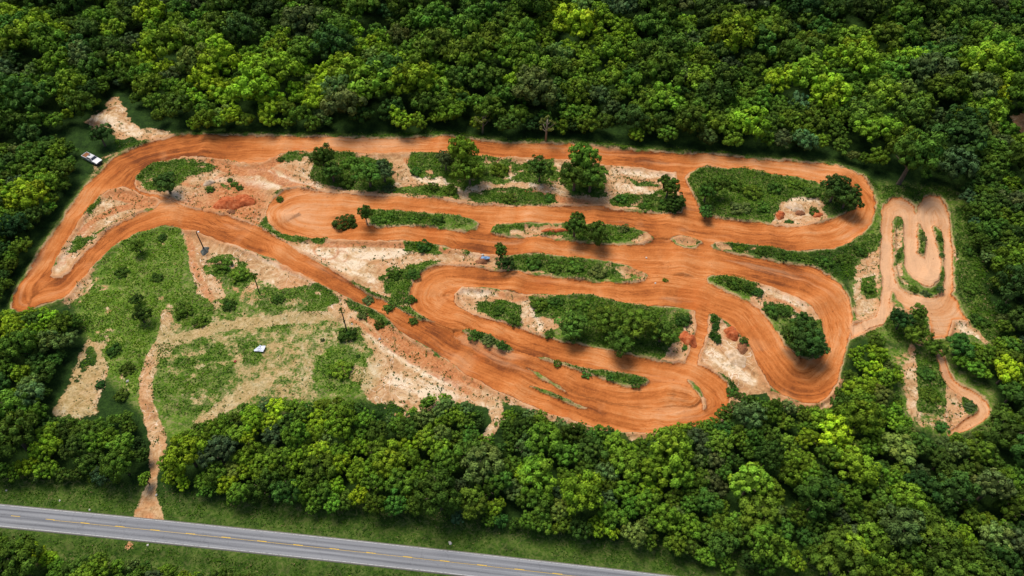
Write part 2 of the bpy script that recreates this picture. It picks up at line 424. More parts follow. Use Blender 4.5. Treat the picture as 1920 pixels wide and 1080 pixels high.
def npmesh(name, verts, quads, mat=None, smooth=False):
    me = bpy.data.meshes.new(name)
    nv = len(verts); nf = len(quads); k = quads.shape[1]
    me.vertices.add(nv); me.loops.add(nf * k); me.polygons.add(nf)
    me.vertices.foreach_set('co', np.ascontiguousarray(verts, np.float32).ravel())
    me.loops.foreach_set('vertex_index', np.ascontiguousarray(quads, np.int32).ravel())
    me.polygons.foreach_set('loop_start', np.arange(0, nf * k, k, dtype=np.int32))
    me.polygons.foreach_set('loop_total', np.full(nf, k, np.int32))
    me.polygons.foreach_set('use_smooth', np.full(nf, smooth, bool))
    me.update(calc_edges=True)
    if mat: me.materials.append(mat)
    return me


def cattr(me, name, rgba):
    a = me.attributes.new(name, 'FLOAT_COLOR', 'POINT')
    a.data.foreach_set('color', np.ascontiguousarray(rgba, np.float32).ravel())


def vattr(me, name, xyz):
    a = me.attributes.new(name, 'FLOAT_VECTOR', 'POINT')
    a.data.foreach_set('vector', np.ascontiguousarray(xyz, np.float32).ravel())


def bm_obj(name, bm, mat, parent=None, smooth=False):
    me = bpy.data.meshes.new(name)
    bm.normal_update()
    bm.to_mesh(me); bm.free()
    for p in me.polygons: p.use_smooth = smooth
    me.materials.append(mat)
    return link(bpy.data.objects.new(name, me), parent)


# ------------------------------------------------------------------ node helpers
class NT:
    def __init__(s, name, rough=.9, spec=.15):
        s.m = bpy.data.materials.new(name); s.m.use_nodes = True
        s.t = s.m.node_tree; s.n = s.t.nodes; s.l = s.t.links
        s.b = s.n['Principled BSDF']
        s.b.inputs['Roughness'].default_value = rough
        s.b.inputs['Specular IOR Level'].default_value = spec

    def put(s, sock, v):
        if hasattr(v, 'links') or hasattr(v, 'is_output'): s.l.new(v, sock)
        else:
            if isinstance(v, tuple) and len(v) == 3 and len(sock.default_value) == 4: v = (*v, 1)
            sock.default_value = v

    def math(s, op, a, b=None, c=None, clamp=False):
        n = s.n.new('ShaderNodeMath'); n.operation = op; n.use_clamp = clamp
        s.put(n.inputs[0], a)
        if b is not None: s.put(n.inputs[1], b)
        if c is not None: s.put(n.inputs[2], c)
        return n.outputs[0]

    def step(s, a, b, v):
        n = s.n.new('ShaderNodeMapRange'); n.interpolation_type = 'SMOOTHSTEP'
        s.put(n.inputs[0], v); n.inputs[1].default_value = a; n.inputs[2].default_value = b
        return n.outputs[0]

    def mix(s, f, a, b, mode='MIX'):
        n = s.n.new('ShaderNodeMix'); n.data_type = 'RGBA'; n.blend_type = mode
        s.put(n.inputs[0], f); s.put(n.inputs[6], a); s.put(n.inputs[7], b)
        return n.outputs[2]

    def noise(s, vec, scale, detail=4, rough=.55, dist=0.0):
        n = s.n.new('ShaderNodeTexNoise')
        s.put(n.inputs['Vector'], vec)
        n.inputs['Scale'].default_value = scale; n.inputs['Detail'].default_value = detail
        n.inputs['Roughness'].default_value = rough; n.inputs['Distortion'].default_value = dist
        return n.outputs[0]

    def attr(s, name):
        n = s.n.new('ShaderNodeAttribute'); n.attribute_name = name
        return n

    def sep(s, v):
        n = s.n.new('ShaderNodeSeparateXYZ'); s.put(n.inputs[0], v); return n.outputs

    def comb(s, x, y, z=0.0):
        n = s.n.new('ShaderNodeCombineXYZ')
        s.put(n.inputs[0], x); s.put(n.inputs[1], y); s.put(n.inputs[2], z); return n.outputs[0]

    def ramp(s, f, stops):
        n = s.n.new('ShaderNodeValToRGB')
        e = n.color_ramp.elements
        while len(e) < len(stops): e.new(.5)
        for i, (p, c) in enumerate(stops):
            e[i].position = p; e[i].color = (*c, 1)
        s.put(n.inputs[0], f)
        return n.outputs[0]

    def pos(s):
        return s.n.new('ShaderNodeNewGeometry').outputs['Position']

    def bump(s, h, strength=.3, dist=.1):
        n = s.n.new('ShaderNodeBump')
        n.inputs['Strength'].default_value = strength; n.inputs['Distance'].default_value = dist
        s.l.new(h, n.inputs['Height']); s.l.new(n.outputs[0], s.b.inputs['Normal'])

    def base(s, c): s.put(s.b.inputs['Base Color'], c)


def earth_material():
    m = NT('earth', .95, .1)
    pos = m.pos()
    am = m.attr('mask'); mask = m.sep(am.outputs['Vector']); mead = am.outputs['Alpha']
    at = m.attr('tone'); tone = m.sep(at.outputs['Vector']); crest = at.outputs['Alpha']
    st = m.attr('lane').outputs['Vector']
    big = m.noise(pos, .035, 3); mid = m.noise(pos, .35, 4, .6); fine = m.noise(pos, 1.7, 4, .65)
    # track clay with ruts that follow the lane
    lane = m.sep(st)
    wob = m.math('MULTIPLY', m.math('SUBTRACT', m.noise(pos, .12, 2), .5), 2.2)
    tt = m.math('ADD', lane[1], wob)
    ruts = m.noise(m.comb(m.math('MULTIPLY', lane[0], .035), m.math('MULTIPLY', tt, .75), lane[2]), 1.0, 6, .62, .35)
    ruts2 = m.noise(m.comb(m.math('MULTIPLY', lane[0], .012), m.math('MULTIPLY', tt, .28), lane[2]), 1.0, 3, .5, .2)
    rv = m.math('ADD', m.math('MULTIPLY', ruts, .58), m.math('MULTIPLY', ruts2, .38))
    rv = m.math('ADD', rv, m.math('MULTIPLY', m.math('SUBTRACT', big, .5), .85))
    rv = m.math('ADD', rv, m.math('MULTIPLY', m.math('SUBTRACT', fine, .5), .20))
    rv = m.math('ADD', rv, m.math('MULTIPLY', m.math('SUBTRACT', tone[0], .5), .62))
    rv = m.math('ADD', rv, m.math('MULTIPLY', m.math('SUBTRACT', crest, .18), .08))  # crests paler, troughs darker: slope shading painted into the clay
    rv = m.math('ADD', rv, m.math('MULTIPLY', m.math('SUBTRACT', mid, .5), .22))
    wob2 = m.math('MULTIPLY', m.math('SUBTRACT', m.noise(pos, .045, 2), .5), 13.0)
    cross = m.noise(m.comb(m.math('MULTIPLY', lane[0], .05), m.math('MULTIPLY', m.math('ADD', lane[1], wob2), .9), 3.3), 1.0, 4, .55, .2)
    cln = m.math('SUBTRACT', 1.0, m.step(.008, .035, m.math('ABSOLUTE', m.math('SUBTRACT', cross, .5))))
    rv = m.math('SUBTRACT', rv, m.math('MULTIPLY', m.math('MULTIPLY', cln, m.step(.42, .6, m.noise(pos, .07, 2))), .11))
    clay = m.ramp(rv, [(.24, (.155, .043, .012)), (.37, (.335, .096, .021)), (.485, (.455, .145, .036)), (.60, (.515, .20, .066)), (.78, (.575, .285, .135))])
    face = m.noise(m.comb(m.math('MULTIPLY', lane[0], .085), m.math('MULTIPLY', lane[1], .05), lane[2]), 1.0, 3, .5, .3)  # dark and pale cross bands: shading of jump faces painted on
    clay = m.mix(m.math('MULTIPLY', m.step(.60, .74, face), .55), clay, (.32, .088, .018))
    clay = m.mix(m.math('MULTIPLY', m.step(.40, .27, face), .40), clay, (.54, .245, .10))
    damp = m.step(.57, .68, m.noise(pos, .055, 5, .62, .7))
    clay = m.mix(m.math('MULTIPLY', damp, .40), clay, (.42, .098, .017))
    worn = m.step(.58, .70, m.noise(m.comb(m.math('MULTIPLY', lane[0], .022), m.math('MULTIPLY', lane[1], .16), m.math('ADD', lane[2], 5.0)), 1.0, 5, .6, .4))
    clay = m.mix(m.math('MULTIPLY', worn, .45), clay, (.55, .28, .135))
    # pale sand with swirling wheel marks
    sw = m.noise(pos, .17, 6, .62, 2.2)
    sw2 = m.noise(pos, .7, 4, .6, 1.5)
    sv = m.math('ADD', m.math('MULTIPLY', sw, .72), m.math('MULTIPLY', sw2, .28))
    sv = m.math('ADD', sv, m.math('MULTIPLY', tone[0], .17))
    sv = m.math('ADD', sv, m.math('MULTIPLY', m.math('SUBTRACT', big, .5), .25))
    sand = m.ramp(sv, [(.32, (.18, .095, .042)), (.41, (.34, .185, .08)), (.49, (.455, .275, .132)), (.57, (.54, .37, .21)), (.67, (.66, .51, .345))])
    def wheel(scale, dist, w, lo):
        nz = m.noise(pos, scale, 2, .4, dist)
        ln = m.math('SUBTRACT', 1.0, m.step(w * .35, w, m.math('ABSOLUTE', m.math('SUBTRACT', nz, .5))))
        return m.math('MULTIPLY', ln, m.step(lo, lo + .2, m.noise(pos, .06, 2)))
    sand = m.mix(m.math('MULTIPLY', wheel(.10, 1.4, .012, .36), .75), sand, (.36, .16, .065))
    sand = m.mix(m.math('MULTIPLY', wheel(.13, 2.2, .011, .40), .8), sand, (.74, .60, .45))
    sand = m.mix(m.math('MULTIPLY', wheel(.17, 2.8, .012, .30), .6), sand, (.26, .125, .06))
    sv_ = sv
    wide = m.step(.42, .66, m.noise(pos, .085, 5, .6, .8))
    sand = m.mix(m.math('MULTIPLY', m.math('MULTIPLY', wide, .55), m.math('SUBTRACT', 1.0, tone[0], None, True)), sand, (.47, .215, .088))
    sand = m.mix(m.math('MULTIPLY', mead, .55), sand, m.ramp(m.noise(pos, .8, 5, .65, 1.6), [(.36, (.085, .12, .022)), (.47, (.24, .225, .075)), (.60, (.46, .37, .18))]))
    stain = m.step(.25, .75, m.math('ADD', mask[2], m.math('MULTIPLY', m.math('SUBTRACT', sw, .5), 1.1)))
    redc = m.ramp(sw2, [(.3, (.24, .065, .022)), (.5, (.43, .150, .048)), (.7, (.52, .25, .11))])
    sand = m.mix(m.math('MULTIPLY', stain, .86), sand, redc)
    dab = m.math('MULTIPLY', m.step(.57, .66, m.noise(pos, .62, 4, .62, .9)), m.step(.42, .60, m.noise(pos, .10, 3)))
    sand = m.mix(m.math('MULTIPLY', dab, .62), sand, m.mix(sw2, (.05, .065, .022), (.20, .13, .06)))
    grit = m.step(.60, .68, m.noise(pos, 1.6, 2, .5))
    sand = m.mix(m.math('MULTIPLY', grit, .30), sand, (.16, .09, .045))
    # grass and forest floor
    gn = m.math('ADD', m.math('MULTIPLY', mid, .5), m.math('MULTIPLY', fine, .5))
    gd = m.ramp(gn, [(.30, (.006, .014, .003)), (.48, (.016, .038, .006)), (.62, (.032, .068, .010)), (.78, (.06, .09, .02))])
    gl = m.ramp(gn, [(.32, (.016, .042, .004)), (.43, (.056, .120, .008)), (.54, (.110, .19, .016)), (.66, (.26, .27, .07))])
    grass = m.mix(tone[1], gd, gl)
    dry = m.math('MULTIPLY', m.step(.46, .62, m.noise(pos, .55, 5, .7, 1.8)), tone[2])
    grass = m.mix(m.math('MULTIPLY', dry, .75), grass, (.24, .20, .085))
    ms = m.step(.40, .62, m.math('ADD', m.math('ADD', mask[1], m.math('MULTIPLY', m.math('SUBTRACT', mid, .5), 1.15)), m.math('MULTIPLY', m.math('SUBTRACT', fine, .5), .85)))
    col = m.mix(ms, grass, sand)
    # pale rim of loose sand thrown up beside the lane
    e = m.math('ADD', mask[0], m.math('ADD', m.math('MULTIPLY', m.math('SUBTRACT', mid, .5), .06), m.math('MULTIPLY', m.math('SUBTRACT', fine, .5), .05)))
    spill = m.math('MULTIPLY', m.step(.30, .49, m.math('ADD', mask[0], m.math('MULTIPLY', m.math('SUBTRACT', sw, .5), .20))), ms)
    col = m.mix(m.math('MULTIPLY', spill, .60), col, (.47, .20, .078))
    rim = m.math('MULTIPLY', m.step(.435, .485, e), m.step(.35, .55, m.noise(pos, .22, 3)))
    col = m.mix(m.math('MULTIPLY', rim, .75), col, (.52, .30, .16))
    mt = m.step(.478, .512, e)
    tan = m.ramp(rv, [(.42, (.34, .155, .065)), (.62, (.46, .245, .115)), (.85, (.56, .35, .20))])
    clay = m.mix(m.math('MULTIPLY', m.step(.72, .92, tone[0]), .58), clay, tan)
    col = m.mix(mt, col, clay)
    specks = m.step(.70, .74, m.noise(pos, 1.1, 2, .5))
    col = m.mix(m.math('MULTIPLY', m.math('MULTIPLY', specks, mt), .55), col, (.15, .048, .016))
    m.base(col)
    h = m.math('ADD', m.math('MULTIPLY', ruts, m.math('MULTIPLY', mt, 1.4)), m.math('ADD', m.math('MULTIPLY', fine, .7), m.math('MULTIPLY', sw, .9)))
    m.bump(h, .55, .55)
    return m.m


def leaf_material(name='foliage', trans=.18):
    m = NT(name, .7, .08)
    oi = m.n.new('ShaderNodeObjectInfo')
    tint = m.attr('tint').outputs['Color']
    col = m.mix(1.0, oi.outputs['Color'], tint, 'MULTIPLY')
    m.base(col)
    tr = m.n.new('ShaderNodeBsdfTranslucent')
    m.l.new(m.mix(1.0, col, (1.15, 1.1, .5), 'MULTIPLY'), tr.inputs['Color'])
    mx = m.n.new('ShaderNodeMixShader'); mx.inputs[0].default_value = trans
    out = m.n['Material Output']
    m.l.new(m.b.outputs[0], mx.inputs[1]); m.l.new(tr.outputs[0], mx.inputs[2]); m.l.new(mx.outputs[0], out.inputs[0])
    return m.m


def noisy(name, stops, scale=3.0, rough=.8, spec=.2, metal=0.0, detail=5, bump=0.0, dist=.3):
    m = NT(name, rough, spec)
    f = m.noise(m.pos(), scale, detail, .6, dist)
    m.base(m.ramp(f, stops))
    m.b.inputs['Metallic'].default_value = metal
    if bump: m.bump(f, bump, .08)
    return m.m


def road_material():
    m = NT('asphalt', .9, .2)
    st = m.sep(m.attr('lane').outputs['Vector'])
    pos = m.pos()
    # tyre-darkened bands along each lane, aged grey between
    ab = m.math('ABSOLUTE', st[1])
    band = m.math('COSINE', m.math('MULTIPLY', m.math('SUBTRACT', ab, .27), 6.283 / .235))
    streak = m.noise(m.comb(m.math('MULTIPLY', st[0], .03), m.math('MULTIPLY', st[1], 14.0), 0.0), 1.0, 5, .65, .2)
    v = m.math('ADD', m.math('MULTIPLY', band, -.10), m.math('MULTIPLY', streak, .75))
    v = m.math('ADD', v, m.math('MULTIPLY', m.noise(pos, 4.0, 5, .7), .28))
    col = m.ramp(v, [(.30, (.10, .102, .110)), (.46, (.165, .167, .176)), (.60, (.215, .217, .226)), (.8, (.28, .28, .285))])
    crack = m.n.new('ShaderNodeTexVoronoi'); crack.feature = 'DISTANCE_TO_EDGE'
    crack.inputs['Scale'].default_value = .11
    dv = m.n.new('ShaderNodeVectorMath'); dv.operation = 'ADD'
    m.l.new(pos, dv.inputs[0])
    m.l.new(m.comb(m.math('MULTIPLY', m.noise(pos, .6, 4), 4.0), m.math('MULTIPLY', m.noise(pos, .5, 4), 4.0), 0.0), dv.inputs[1])
    m.l.new(dv.outputs[0], crack.inputs['Vector'])
    col = m.mix(m.math('MULTIPLY', m.math('SUBTRACT', 1.0, m.step(.0, .010, crack.outputs['Distance'])), .22), col, (.05, .05, .052))
    dust = m.step(.42, .5, m.math('ADD', ab, m.math('MULTIPLY', m.math('SUBTRACT', m.noise(pos, .7, 4), .5), .10)))
    col = m.mix(m.math('MULTIPLY', dust, .5), col, (.20, .17, .13))
    m.base(col)
    return m.m


def paint(name, c, worn=.35):
    m = NT(name, .7, .3)
    f = m.step(.38, .52, m.noise(m.pos(), 2.2, 5, .7))
    m.base(m.mix(m.math('MULTIPLY', m.math('SUBTRACT', 1.0, f), worn), c, (.15, .15, .15)))
    return m.m


M_EARTH = earth_material()
M_LEAF = leaf_material()
M_GRASS = leaf_material('grass_blades', .3)
M_BARK = noisy('bark', [(.3, (.05, .035, .022)), (.6, (.13, .095, .065)), (.8, (.2, .16, .12))], 4, .9)
M_PALEBARK = noisy('dry_bark', [(.3, (.16, .13, .08)), (.6, (.27, .22, .14)), (.8, (.38, .33, .24))], 4, .9)
M_POLE = noisy('weathered_wood', [(.3, (.018, .015, .012)), (.6, (.045, .038, .03)), (.8, (.08, .07, .06))], 5, .9)
M_CLAY = noisy('red_clay', [(.3, (.16, .032, .010)), (.5, (.38, .090, .028)), (.72, (.50, .18, .07))], .9, .95, .1, bump=.4)
M_SANDHEAP = noisy('pale_sand', [(.3, (.32, .2, .11)), (.5, (.5, .34, .2)), (.72, (.64, .5, .37))], .9, .95, .1, bump=.4)
M_GRAVEL = noisy('dark_gravel', [(.3, (.03, .035, .028)), (.5, (.09, .095, .08)), (.7, (.2, .2, .17))], 2.5, .95, .1, bump=.4)
M_ROCK = noisy('pale_rock', [(.3, (.3, .27, .23)), (.6, (.5, .46, .4)), (.8, (.65, .62, .56))], 3, .9)
M_WHITE = noisy('white_car_paint', [(.3, (.46, .45, .44)), (.6, (.56, .56, .55)), (.8, (.62, .62, .62))], 1.5, .3, .5)
M_GLASS = noisy('tinted_glass', [(.3, (.02, .024, .028)), (.7, (.05, .06, .07))], .8, .08, .6)
M_TYRE = noisy('tyre_rubber', [(.3, (.012, .012, .012)), (.7, (.03, .028, .026))], 8, .9)
M_RIM = noisy('wheel_metal', [(.3, (.35, .35, .36)), (.7, (.5, .5, .51))], 8, .4, .5, .7)
M_TRIM = noisy('dark_trim', [(.3, (.02, .02, .02)), (.7, (.05, .05, .05))], 6, .6)
M_RUST = noisy('rusty_load', [(.3, (.10, .035, .015)), (.5, (.22, .085, .035)), (.75, (.36, .18, .09))], 3, .95)
M_LAMP = noisy('lamp_lens', [(.3, (.42, .42, .38)), (.7, (.55, .54, .5))], 6, .3, .5)
M_TAIL = noisy('red_lens', [(.3, (.3, .015, .012)), (.7, (.45, .03, .02))], 6, .3, .5)
M_SHEET = noisy('white_sheet_metal', [(.3, (.33, .35, .40)), (.5, (.50, .52, .57)), (.7, (.62, .64, .68))], 1.6, .5, .4)
M_TARP = noisy('blue_tarp', [(.3, (.07, .14, .26)), (.5, (.13, .24, .38)), (.75, (.4, .48, .58))], 1.2, .6, .3)
M_RAG = noisy('pale_plastic', [(.3, (.45, .45, .46)), (.7, (.72, .72, .72))], 3, .7)

# ------------------------------------------------------------------ road course
ROADPTS = [ground(a, b) for a, b in ((0, 966.5), (640, 1032), (1240, 1100))]
RC = np.polyfit([float(p[0]) for p in ROADPTS], [float(p[1]) for p in ROADPTS], 2)
_a = ground(320, 978); _b = ground(320, 1020.5)
ROADW = abs(float(_a[1]) - float(_b[1])) * .99
RX0, RX1 = -175.0, 120.0


def road_y(x):
    x = np.asarray(x, float)
    xc = np.clip(x, RX0, RX1)
    return np.polyval(RC, xc) + (x - xc) * np.polyval(np.polyder(RC), xc)


# ------------------------------------------------------------------ the ground: one grid, cut into ground / track / sand / path
def axis(parts):
    out = []
    for a, b, s in parts:
        n = max(1, int(round((b - a) / s)))
        out.append(np.linspace(a, b, n, endpoint=False))
    out.append(np.array([parts[-1][1]]))
    return np.concatenate(out)


GX = axis([(-3000, -700, 230), (-700, -330, 24), (-330, -215, 3), (-215, 215, .42), (215, 330, 3), (330, 700, 24), (700, 3000, 230)])
GY = axis([(-1500, -100, 140), (-100, 40, 10), (40, 94, .8), (94, 256, .42), (256, 420, 2.0), (420, 800, 24), (800, 5000, 260)])
gx, gy = np.meshgrid(GX, GY)
PX, PY = photo(gx, gy)
far = (np.abs(PX - 960) > 1250) | (PY < -300) | (PY > 1300) | (gy < 30)
PX = np.where(far, -5000., PX); PY = np.where(far, -5000., PY)
TR = track_field(PX, PY)
TR = np.where(TR > -39, TR + 4.5 * (fbm(gx / 5.5, gy / 5.5, 231, 3) - .5) + 3.5 * (fbm(gx / 1.5, gy / 1.5, 233, 2) - .5), TR)
PA = path_field(PX, PY)
PA = np.where(PA > -39, PA + 7 * (fbm(gx / 3, gy / 3, 235, 3) - .5), PA)
GR, GT, GH = green_field(PX, PY, gx, gy)
SA = sand_field(PX, PY, gx, gy)
SA = np.maximum(SA, sstep(-10, 5, PA) * .95)
SA = SA * (1 - .92 * GR * (PA < 0))
STN = np.zeros(PX.shape); SWP = np.zeros(PX.shape)
_wx, _wy = warp(PX, PY, gx, gy, .35)


def circle(cx, cy, r, w, a0=0, a1=6.28, sq=.75):
    return np.array([[cx + r * math.cos(a), cy + r * sq * math.sin(a), w] for a in np.linspace(a0, a1, 14)])


for pts, v in [(P(q), v) for q, v in (
    ("395,305,8 450,322,9 490,318,9 520,300,8 560,288,8", .8), ("465,300,7 490,322,8 530,342,8 590,356,6", .7), ("258,350,8 258,366,8 290,380,9 345,392,9", .8),
    ("200,362,10 260,374,10 330,386,10 390,398,8", .85), ("345,392,8 400,402,9 450,412,8 495,428,7", .9), ("330,340,4 370,350,4 420,330,4 480,325,5", .6),
    ("590,345,6 560,335,7 520,318,7", .5), ("690,596,9 760,648,12 840,692,13 900,722,10", .75), ("660,600,5 740,655,7 800,690,8 880,735,7", .6), ("530,500,7 600,530,7 660,560,6", .6),
    ("425,450,4 500,482,5 580,520,5", .5), ("150,440,5 185,410,6 230,390,6 280,388,6", .7), ("110,500,5 140,465,5 180,425,5", .5), ("600,460,5 680,458,5 760,462,5 840,470,6", .7),
    ("760,300,5 800,305,6 830,290,6", .7), ("990,360,6 1040,372,7 1100,384,7", .8), ("1160,325,4 1200,340,5 1250,332,4", .5), ("930,545,5 960,560,5 1000,556,5", .6), ("1310,590,5 1315,640,6 1300,684,7", .9),
    ("1440,560,4 1480,570,5 1520,600,4", .6), ("1750,560,12 1760,600,16 1758,635,10", .7), ("352,430,7 358,470,8 372,515,8 395,560,8", .55))] + [(circle(490, 335, 28, 3, 3.4, 6.6), .7), (circle(495, 338, 20, 2.5, 3.3, 6.4), .6), (circle(612, 470, 22, 2.5), .6), (circle(640, 480, 14, 2.5), .55), (circle(380, 372, 22, 2.5, 2.5, 6), .6)]:
    STN = np.maximum(STN, v * sstep(-4, 3, stroke(pts, _wx, _wy)))
for pts in [P(q) for q in (
    "300,350,4 330,365,5 360,385,6", "520,330,8 560,345,7 600,352,5", "400,335,5 460,345,6 520,350,6", "540,470,6 600,480,8 680,500,8", "640,465,6 700,480,7 760,470,6", "570,495,4 640,505,5 700,525,5",
    "700,690,10 760,720,12 850,745,10", "430,455,4 520,495,5 600,535,5", "690,630,5 780,690,6 860,725,5", "160,430,4 130,470,4 108,505,5", "1150,320,5 1200,325,6 1260,330,5", "1160,350,6 1200,355,6 1230,365,5",
    "860,545,5 900,550,5 930,548,5", "1000,580,5 1015,610,5 1010,625,4", "1330,660,8 1370,690,10 1410,715,8", "1430,545,6 1470,555,7 1510,575,6", "1660,575,7 1662,600,7", "1700,610,8 1730,600,8", "1790,600,6 1830,635,6", "960,335,6 990,330,7 1000,345,6",
    "780,330,4 820,340,5 850,338,4", "170,215,8 215,230,9 260,250,7", "1480,380,7 1505,370,7 1530,375,5", "920,470,4 900,480,5 880,476,4")] + [circle(492, 336, 24, 2, 3.4, 6.4), circle(614, 471, 17, 2), circle(585, 500, 16, 2)]:
    SWP = np.maximum(SWP, sstep(-5, 3, stroke(pts, _wx, _wy)))
for sx, sy, sr, sw in STAIN:
    STN = np.maximum(STN, sw * np.exp(-(((PX - sx) / sr) ** 2 + ((PY - sy) / (sr * .75)) ** 2)))
# lane coordinates: metres along and across the nearest racing line
LS = np.zeros(PX.shape); LT = np.zeros(PX.shape); LK = np.zeros(PX.shape)
near = TR > -14
nx, ny = gx[near], gy[near]
best = np.full(nx.shape, 1e9); bs = np.zeros(nx.shape); bt = np.zeros(nx.shape); bk = np.zeros(nx.shape)
for k, ln in enumerate(LINES):
    sp = spline(ln, 9.0)
    wx, wy = ground(sp[:, 0], sp[:, 1])
    acc = 0.0
    for i in range(len(wx) - 1):
        dx, dy = wx[i + 1] - wx[i], wy[i + 1] - wy[i]
        L = math.hypot(dx, dy)
        kk = (np.abs(nx - wx[i]) < 14 + L) & (np.abs(ny - wy[i]) < 14 + L)
        if kk.any():
            ax, ay = nx[kk] - wx[i], ny[kk] - wy[i]
            t = np.clip((ax * dx + ay * dy) / (L * L + 1e-9), 0, 1)
            d = np.hypot(ax - t * dx, ay - t * dy)
            b0 = best[kk]; up = d < b0
            idx = np.nonzero(kk)[0][up]
            best[idx] = d[up]
            bs[idx] = acc + t[up] * L
            bt[idx] = np.sign(ax[up] * dy - ay[up] * dx) * d[up]
            bk[idx] = k * 7.7
        acc += L
LS[near] = bs; LT[near] = bt; LK[near] = bk
LK = LK + np.floor(LS / 5000.0)
# relief
infield = sstep(-30, 10, np.maximum(TR, -30)) + 0
n1 = fbm(gx / 22, gy / 22, 3); n2 = fbm(gx / 5, gy / 5, 7, 3); n3 = fbm(gx / 1.6, gy / 1.6, 9, 2)
onT = sstep(-3, 3, TR)
jump = np.maximum(0, np.sin(LS * 2 * math.pi / 46.0 + 1.3)) ** 6 * 1.0 + np.maximum(0, np.sin(LS * 2 * math.pi / 29.0 + .3)) ** 8 * .5
rut = fbm(LS * .06, LT * 1.1 + LK, 21, 3) - .5
edge = np.exp(-((TR + 3.5) / 4.0) ** 2)
GZ = (n1 - .5) * .9 + (n2 - .5) * .45 + (n3 - .5) * .14 * (1 - onT)
GZ = GZ + edge * (.30 + .9 * n2) * (TR > -20)
GZ = GZ + onT * (jump - .22 + rut * .30)
GZ = GZ + (1 - onT) * GR * (.15 + GH * .25)
mx_, my_ = ground(1248, 738)
GZ = GZ + onT * 1.1 * np.exp(-(((gx - mx_) / 5) ** 2 + ((gy - my_) / 3.5) ** 2)) * (.5 + n3)
SWN = fbm(gx / 3, gy / 3, 221, 3)
cal = sstep(0, 9, np.abs(gy - road_y(gx)) - ROADW * .5 - .5)
GZ = GZ * (.02 + .98 * cal) - .10 * (1 - cal) - .55 * np.exp(-((np.abs(gy - road_y(gx)) - ROADW * .5 - 4.2) / 1.6) ** 2)
GZ = np.where(np.abs(gx) + np.abs(gy - 150) > 900, -.3, GZ)


def zat(x, y):
    i = int(np.clip(np.searchsorted(GX, x) - 1, 0, len(GX) - 2)); j = int(np.clip(np.searchsorted(GY, y) - 1, 0, len(GY) - 2))
    u = (x - GX[i]) / (GX[i + 1] - GX[i]); v = (y - GY[j]) / (GY[j + 1] - GY[j])
    return float((GZ[j, i] * (1 - u) + GZ[j, i + 1] * u) * (1 - v) + (GZ[j + 1, i] * (1 - u) + GZ[j + 1, i + 1] * u) * v)


def zarr(x, y):
    i = np.clip(np.searchsorted(GX, x) - 1, 0, len(GX) - 2); j = np.clip(np.searchsorted(GY, y) - 1, 0, len(GY) - 2)
    u = (x - GX[i]) / (GX[i + 1] - GX[i]); v = (y - GY[j]) / (GY[j + 1] - GY[j])
    return (GZ[j, i] * (1 - u) + GZ[j, i + 1] * u) * (1 - v) + (GZ[j + 1, i] * (1 - u) + GZ[j + 1, i + 1] * u) * v


def spot(px, py, dz=0.0):
    x, y = ground(px, py)
    return Vector((float(x), float(y), zat(float(x), float(y)) + dz))


# forest-floor tone: gap shade painted dark under the trees, fresh in the open
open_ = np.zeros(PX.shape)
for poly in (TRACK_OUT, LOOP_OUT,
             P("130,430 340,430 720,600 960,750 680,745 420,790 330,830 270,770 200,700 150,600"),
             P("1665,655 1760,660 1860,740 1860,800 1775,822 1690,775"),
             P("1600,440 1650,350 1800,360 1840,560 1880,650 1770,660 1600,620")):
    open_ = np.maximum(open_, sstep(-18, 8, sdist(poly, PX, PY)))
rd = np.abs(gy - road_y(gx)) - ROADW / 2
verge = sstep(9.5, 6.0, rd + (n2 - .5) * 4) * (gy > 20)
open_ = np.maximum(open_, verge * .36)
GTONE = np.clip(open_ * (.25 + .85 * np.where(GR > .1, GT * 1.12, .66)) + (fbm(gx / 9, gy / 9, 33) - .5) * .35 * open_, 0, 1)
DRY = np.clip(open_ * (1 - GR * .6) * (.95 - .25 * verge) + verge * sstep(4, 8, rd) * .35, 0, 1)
PALE = np.full(PX.shape, .47)
for (ax, ay, ar, v) in ((640, 272, 150, .22), (760, 270, 120, .18), (1480, 315, 110, .18), (560, 405, 70, .10), (1710, 460, 150, .42), (420, 410, 110, -.10), (310, 275, 90, -.10),
                        (1000, 280, 120, -.10), (1430, 505, 110, -.12), (1100, 400, 120, .05), (960, 655, 90, -.08), (1150, 750, 90, .08), (830, 530, 70, .06), (1500, 460, 80, -.03), (90, 540, 50, -.12), (70, 500, 60, .02),
                        (588, 402, 22, .45), (545, 402, 16, .2), (1820, 770, 70, .40), (1658, 560, 36, .45), (1640, 605, 40, .4), (850, 640, 60, -.05), (1480, 650, 90, .02), (1060, 520, 200, .03)):
    PALE = PALE + v * np.exp(-((PX - ax) ** 2 + (PY - ay) ** 2 * 1.6) / (ar * ar))
LOOPD = sstep(-6, 10, sdist(LOOP_OUT, PX, PY)) * .86
for c_ in CLAYPATH: LOOPD = np.maximum(LOOPD, .82 * sstep(-4, 4, stroke(c_, PX, PY)))
LOOPD = np.maximum(LOOPD, sstep(34, 8, np.hypot(PX - 1630, (PY - 612) * 1.3)))
LOOPD = np.maximum(LOOPD, sstep(20, 6, np.hypot((PX - 1660) * 1.2, (PY - 575) * .5)))
PALE = np.where(LOOPD > .05, np.maximum(PALE * (1 - LOOPD) + LOOPD, PALE), np.minimum(PALE, .74))
PALE = np.where(TR > 0, PALE, SWP * (.5 + .8 * SWN))

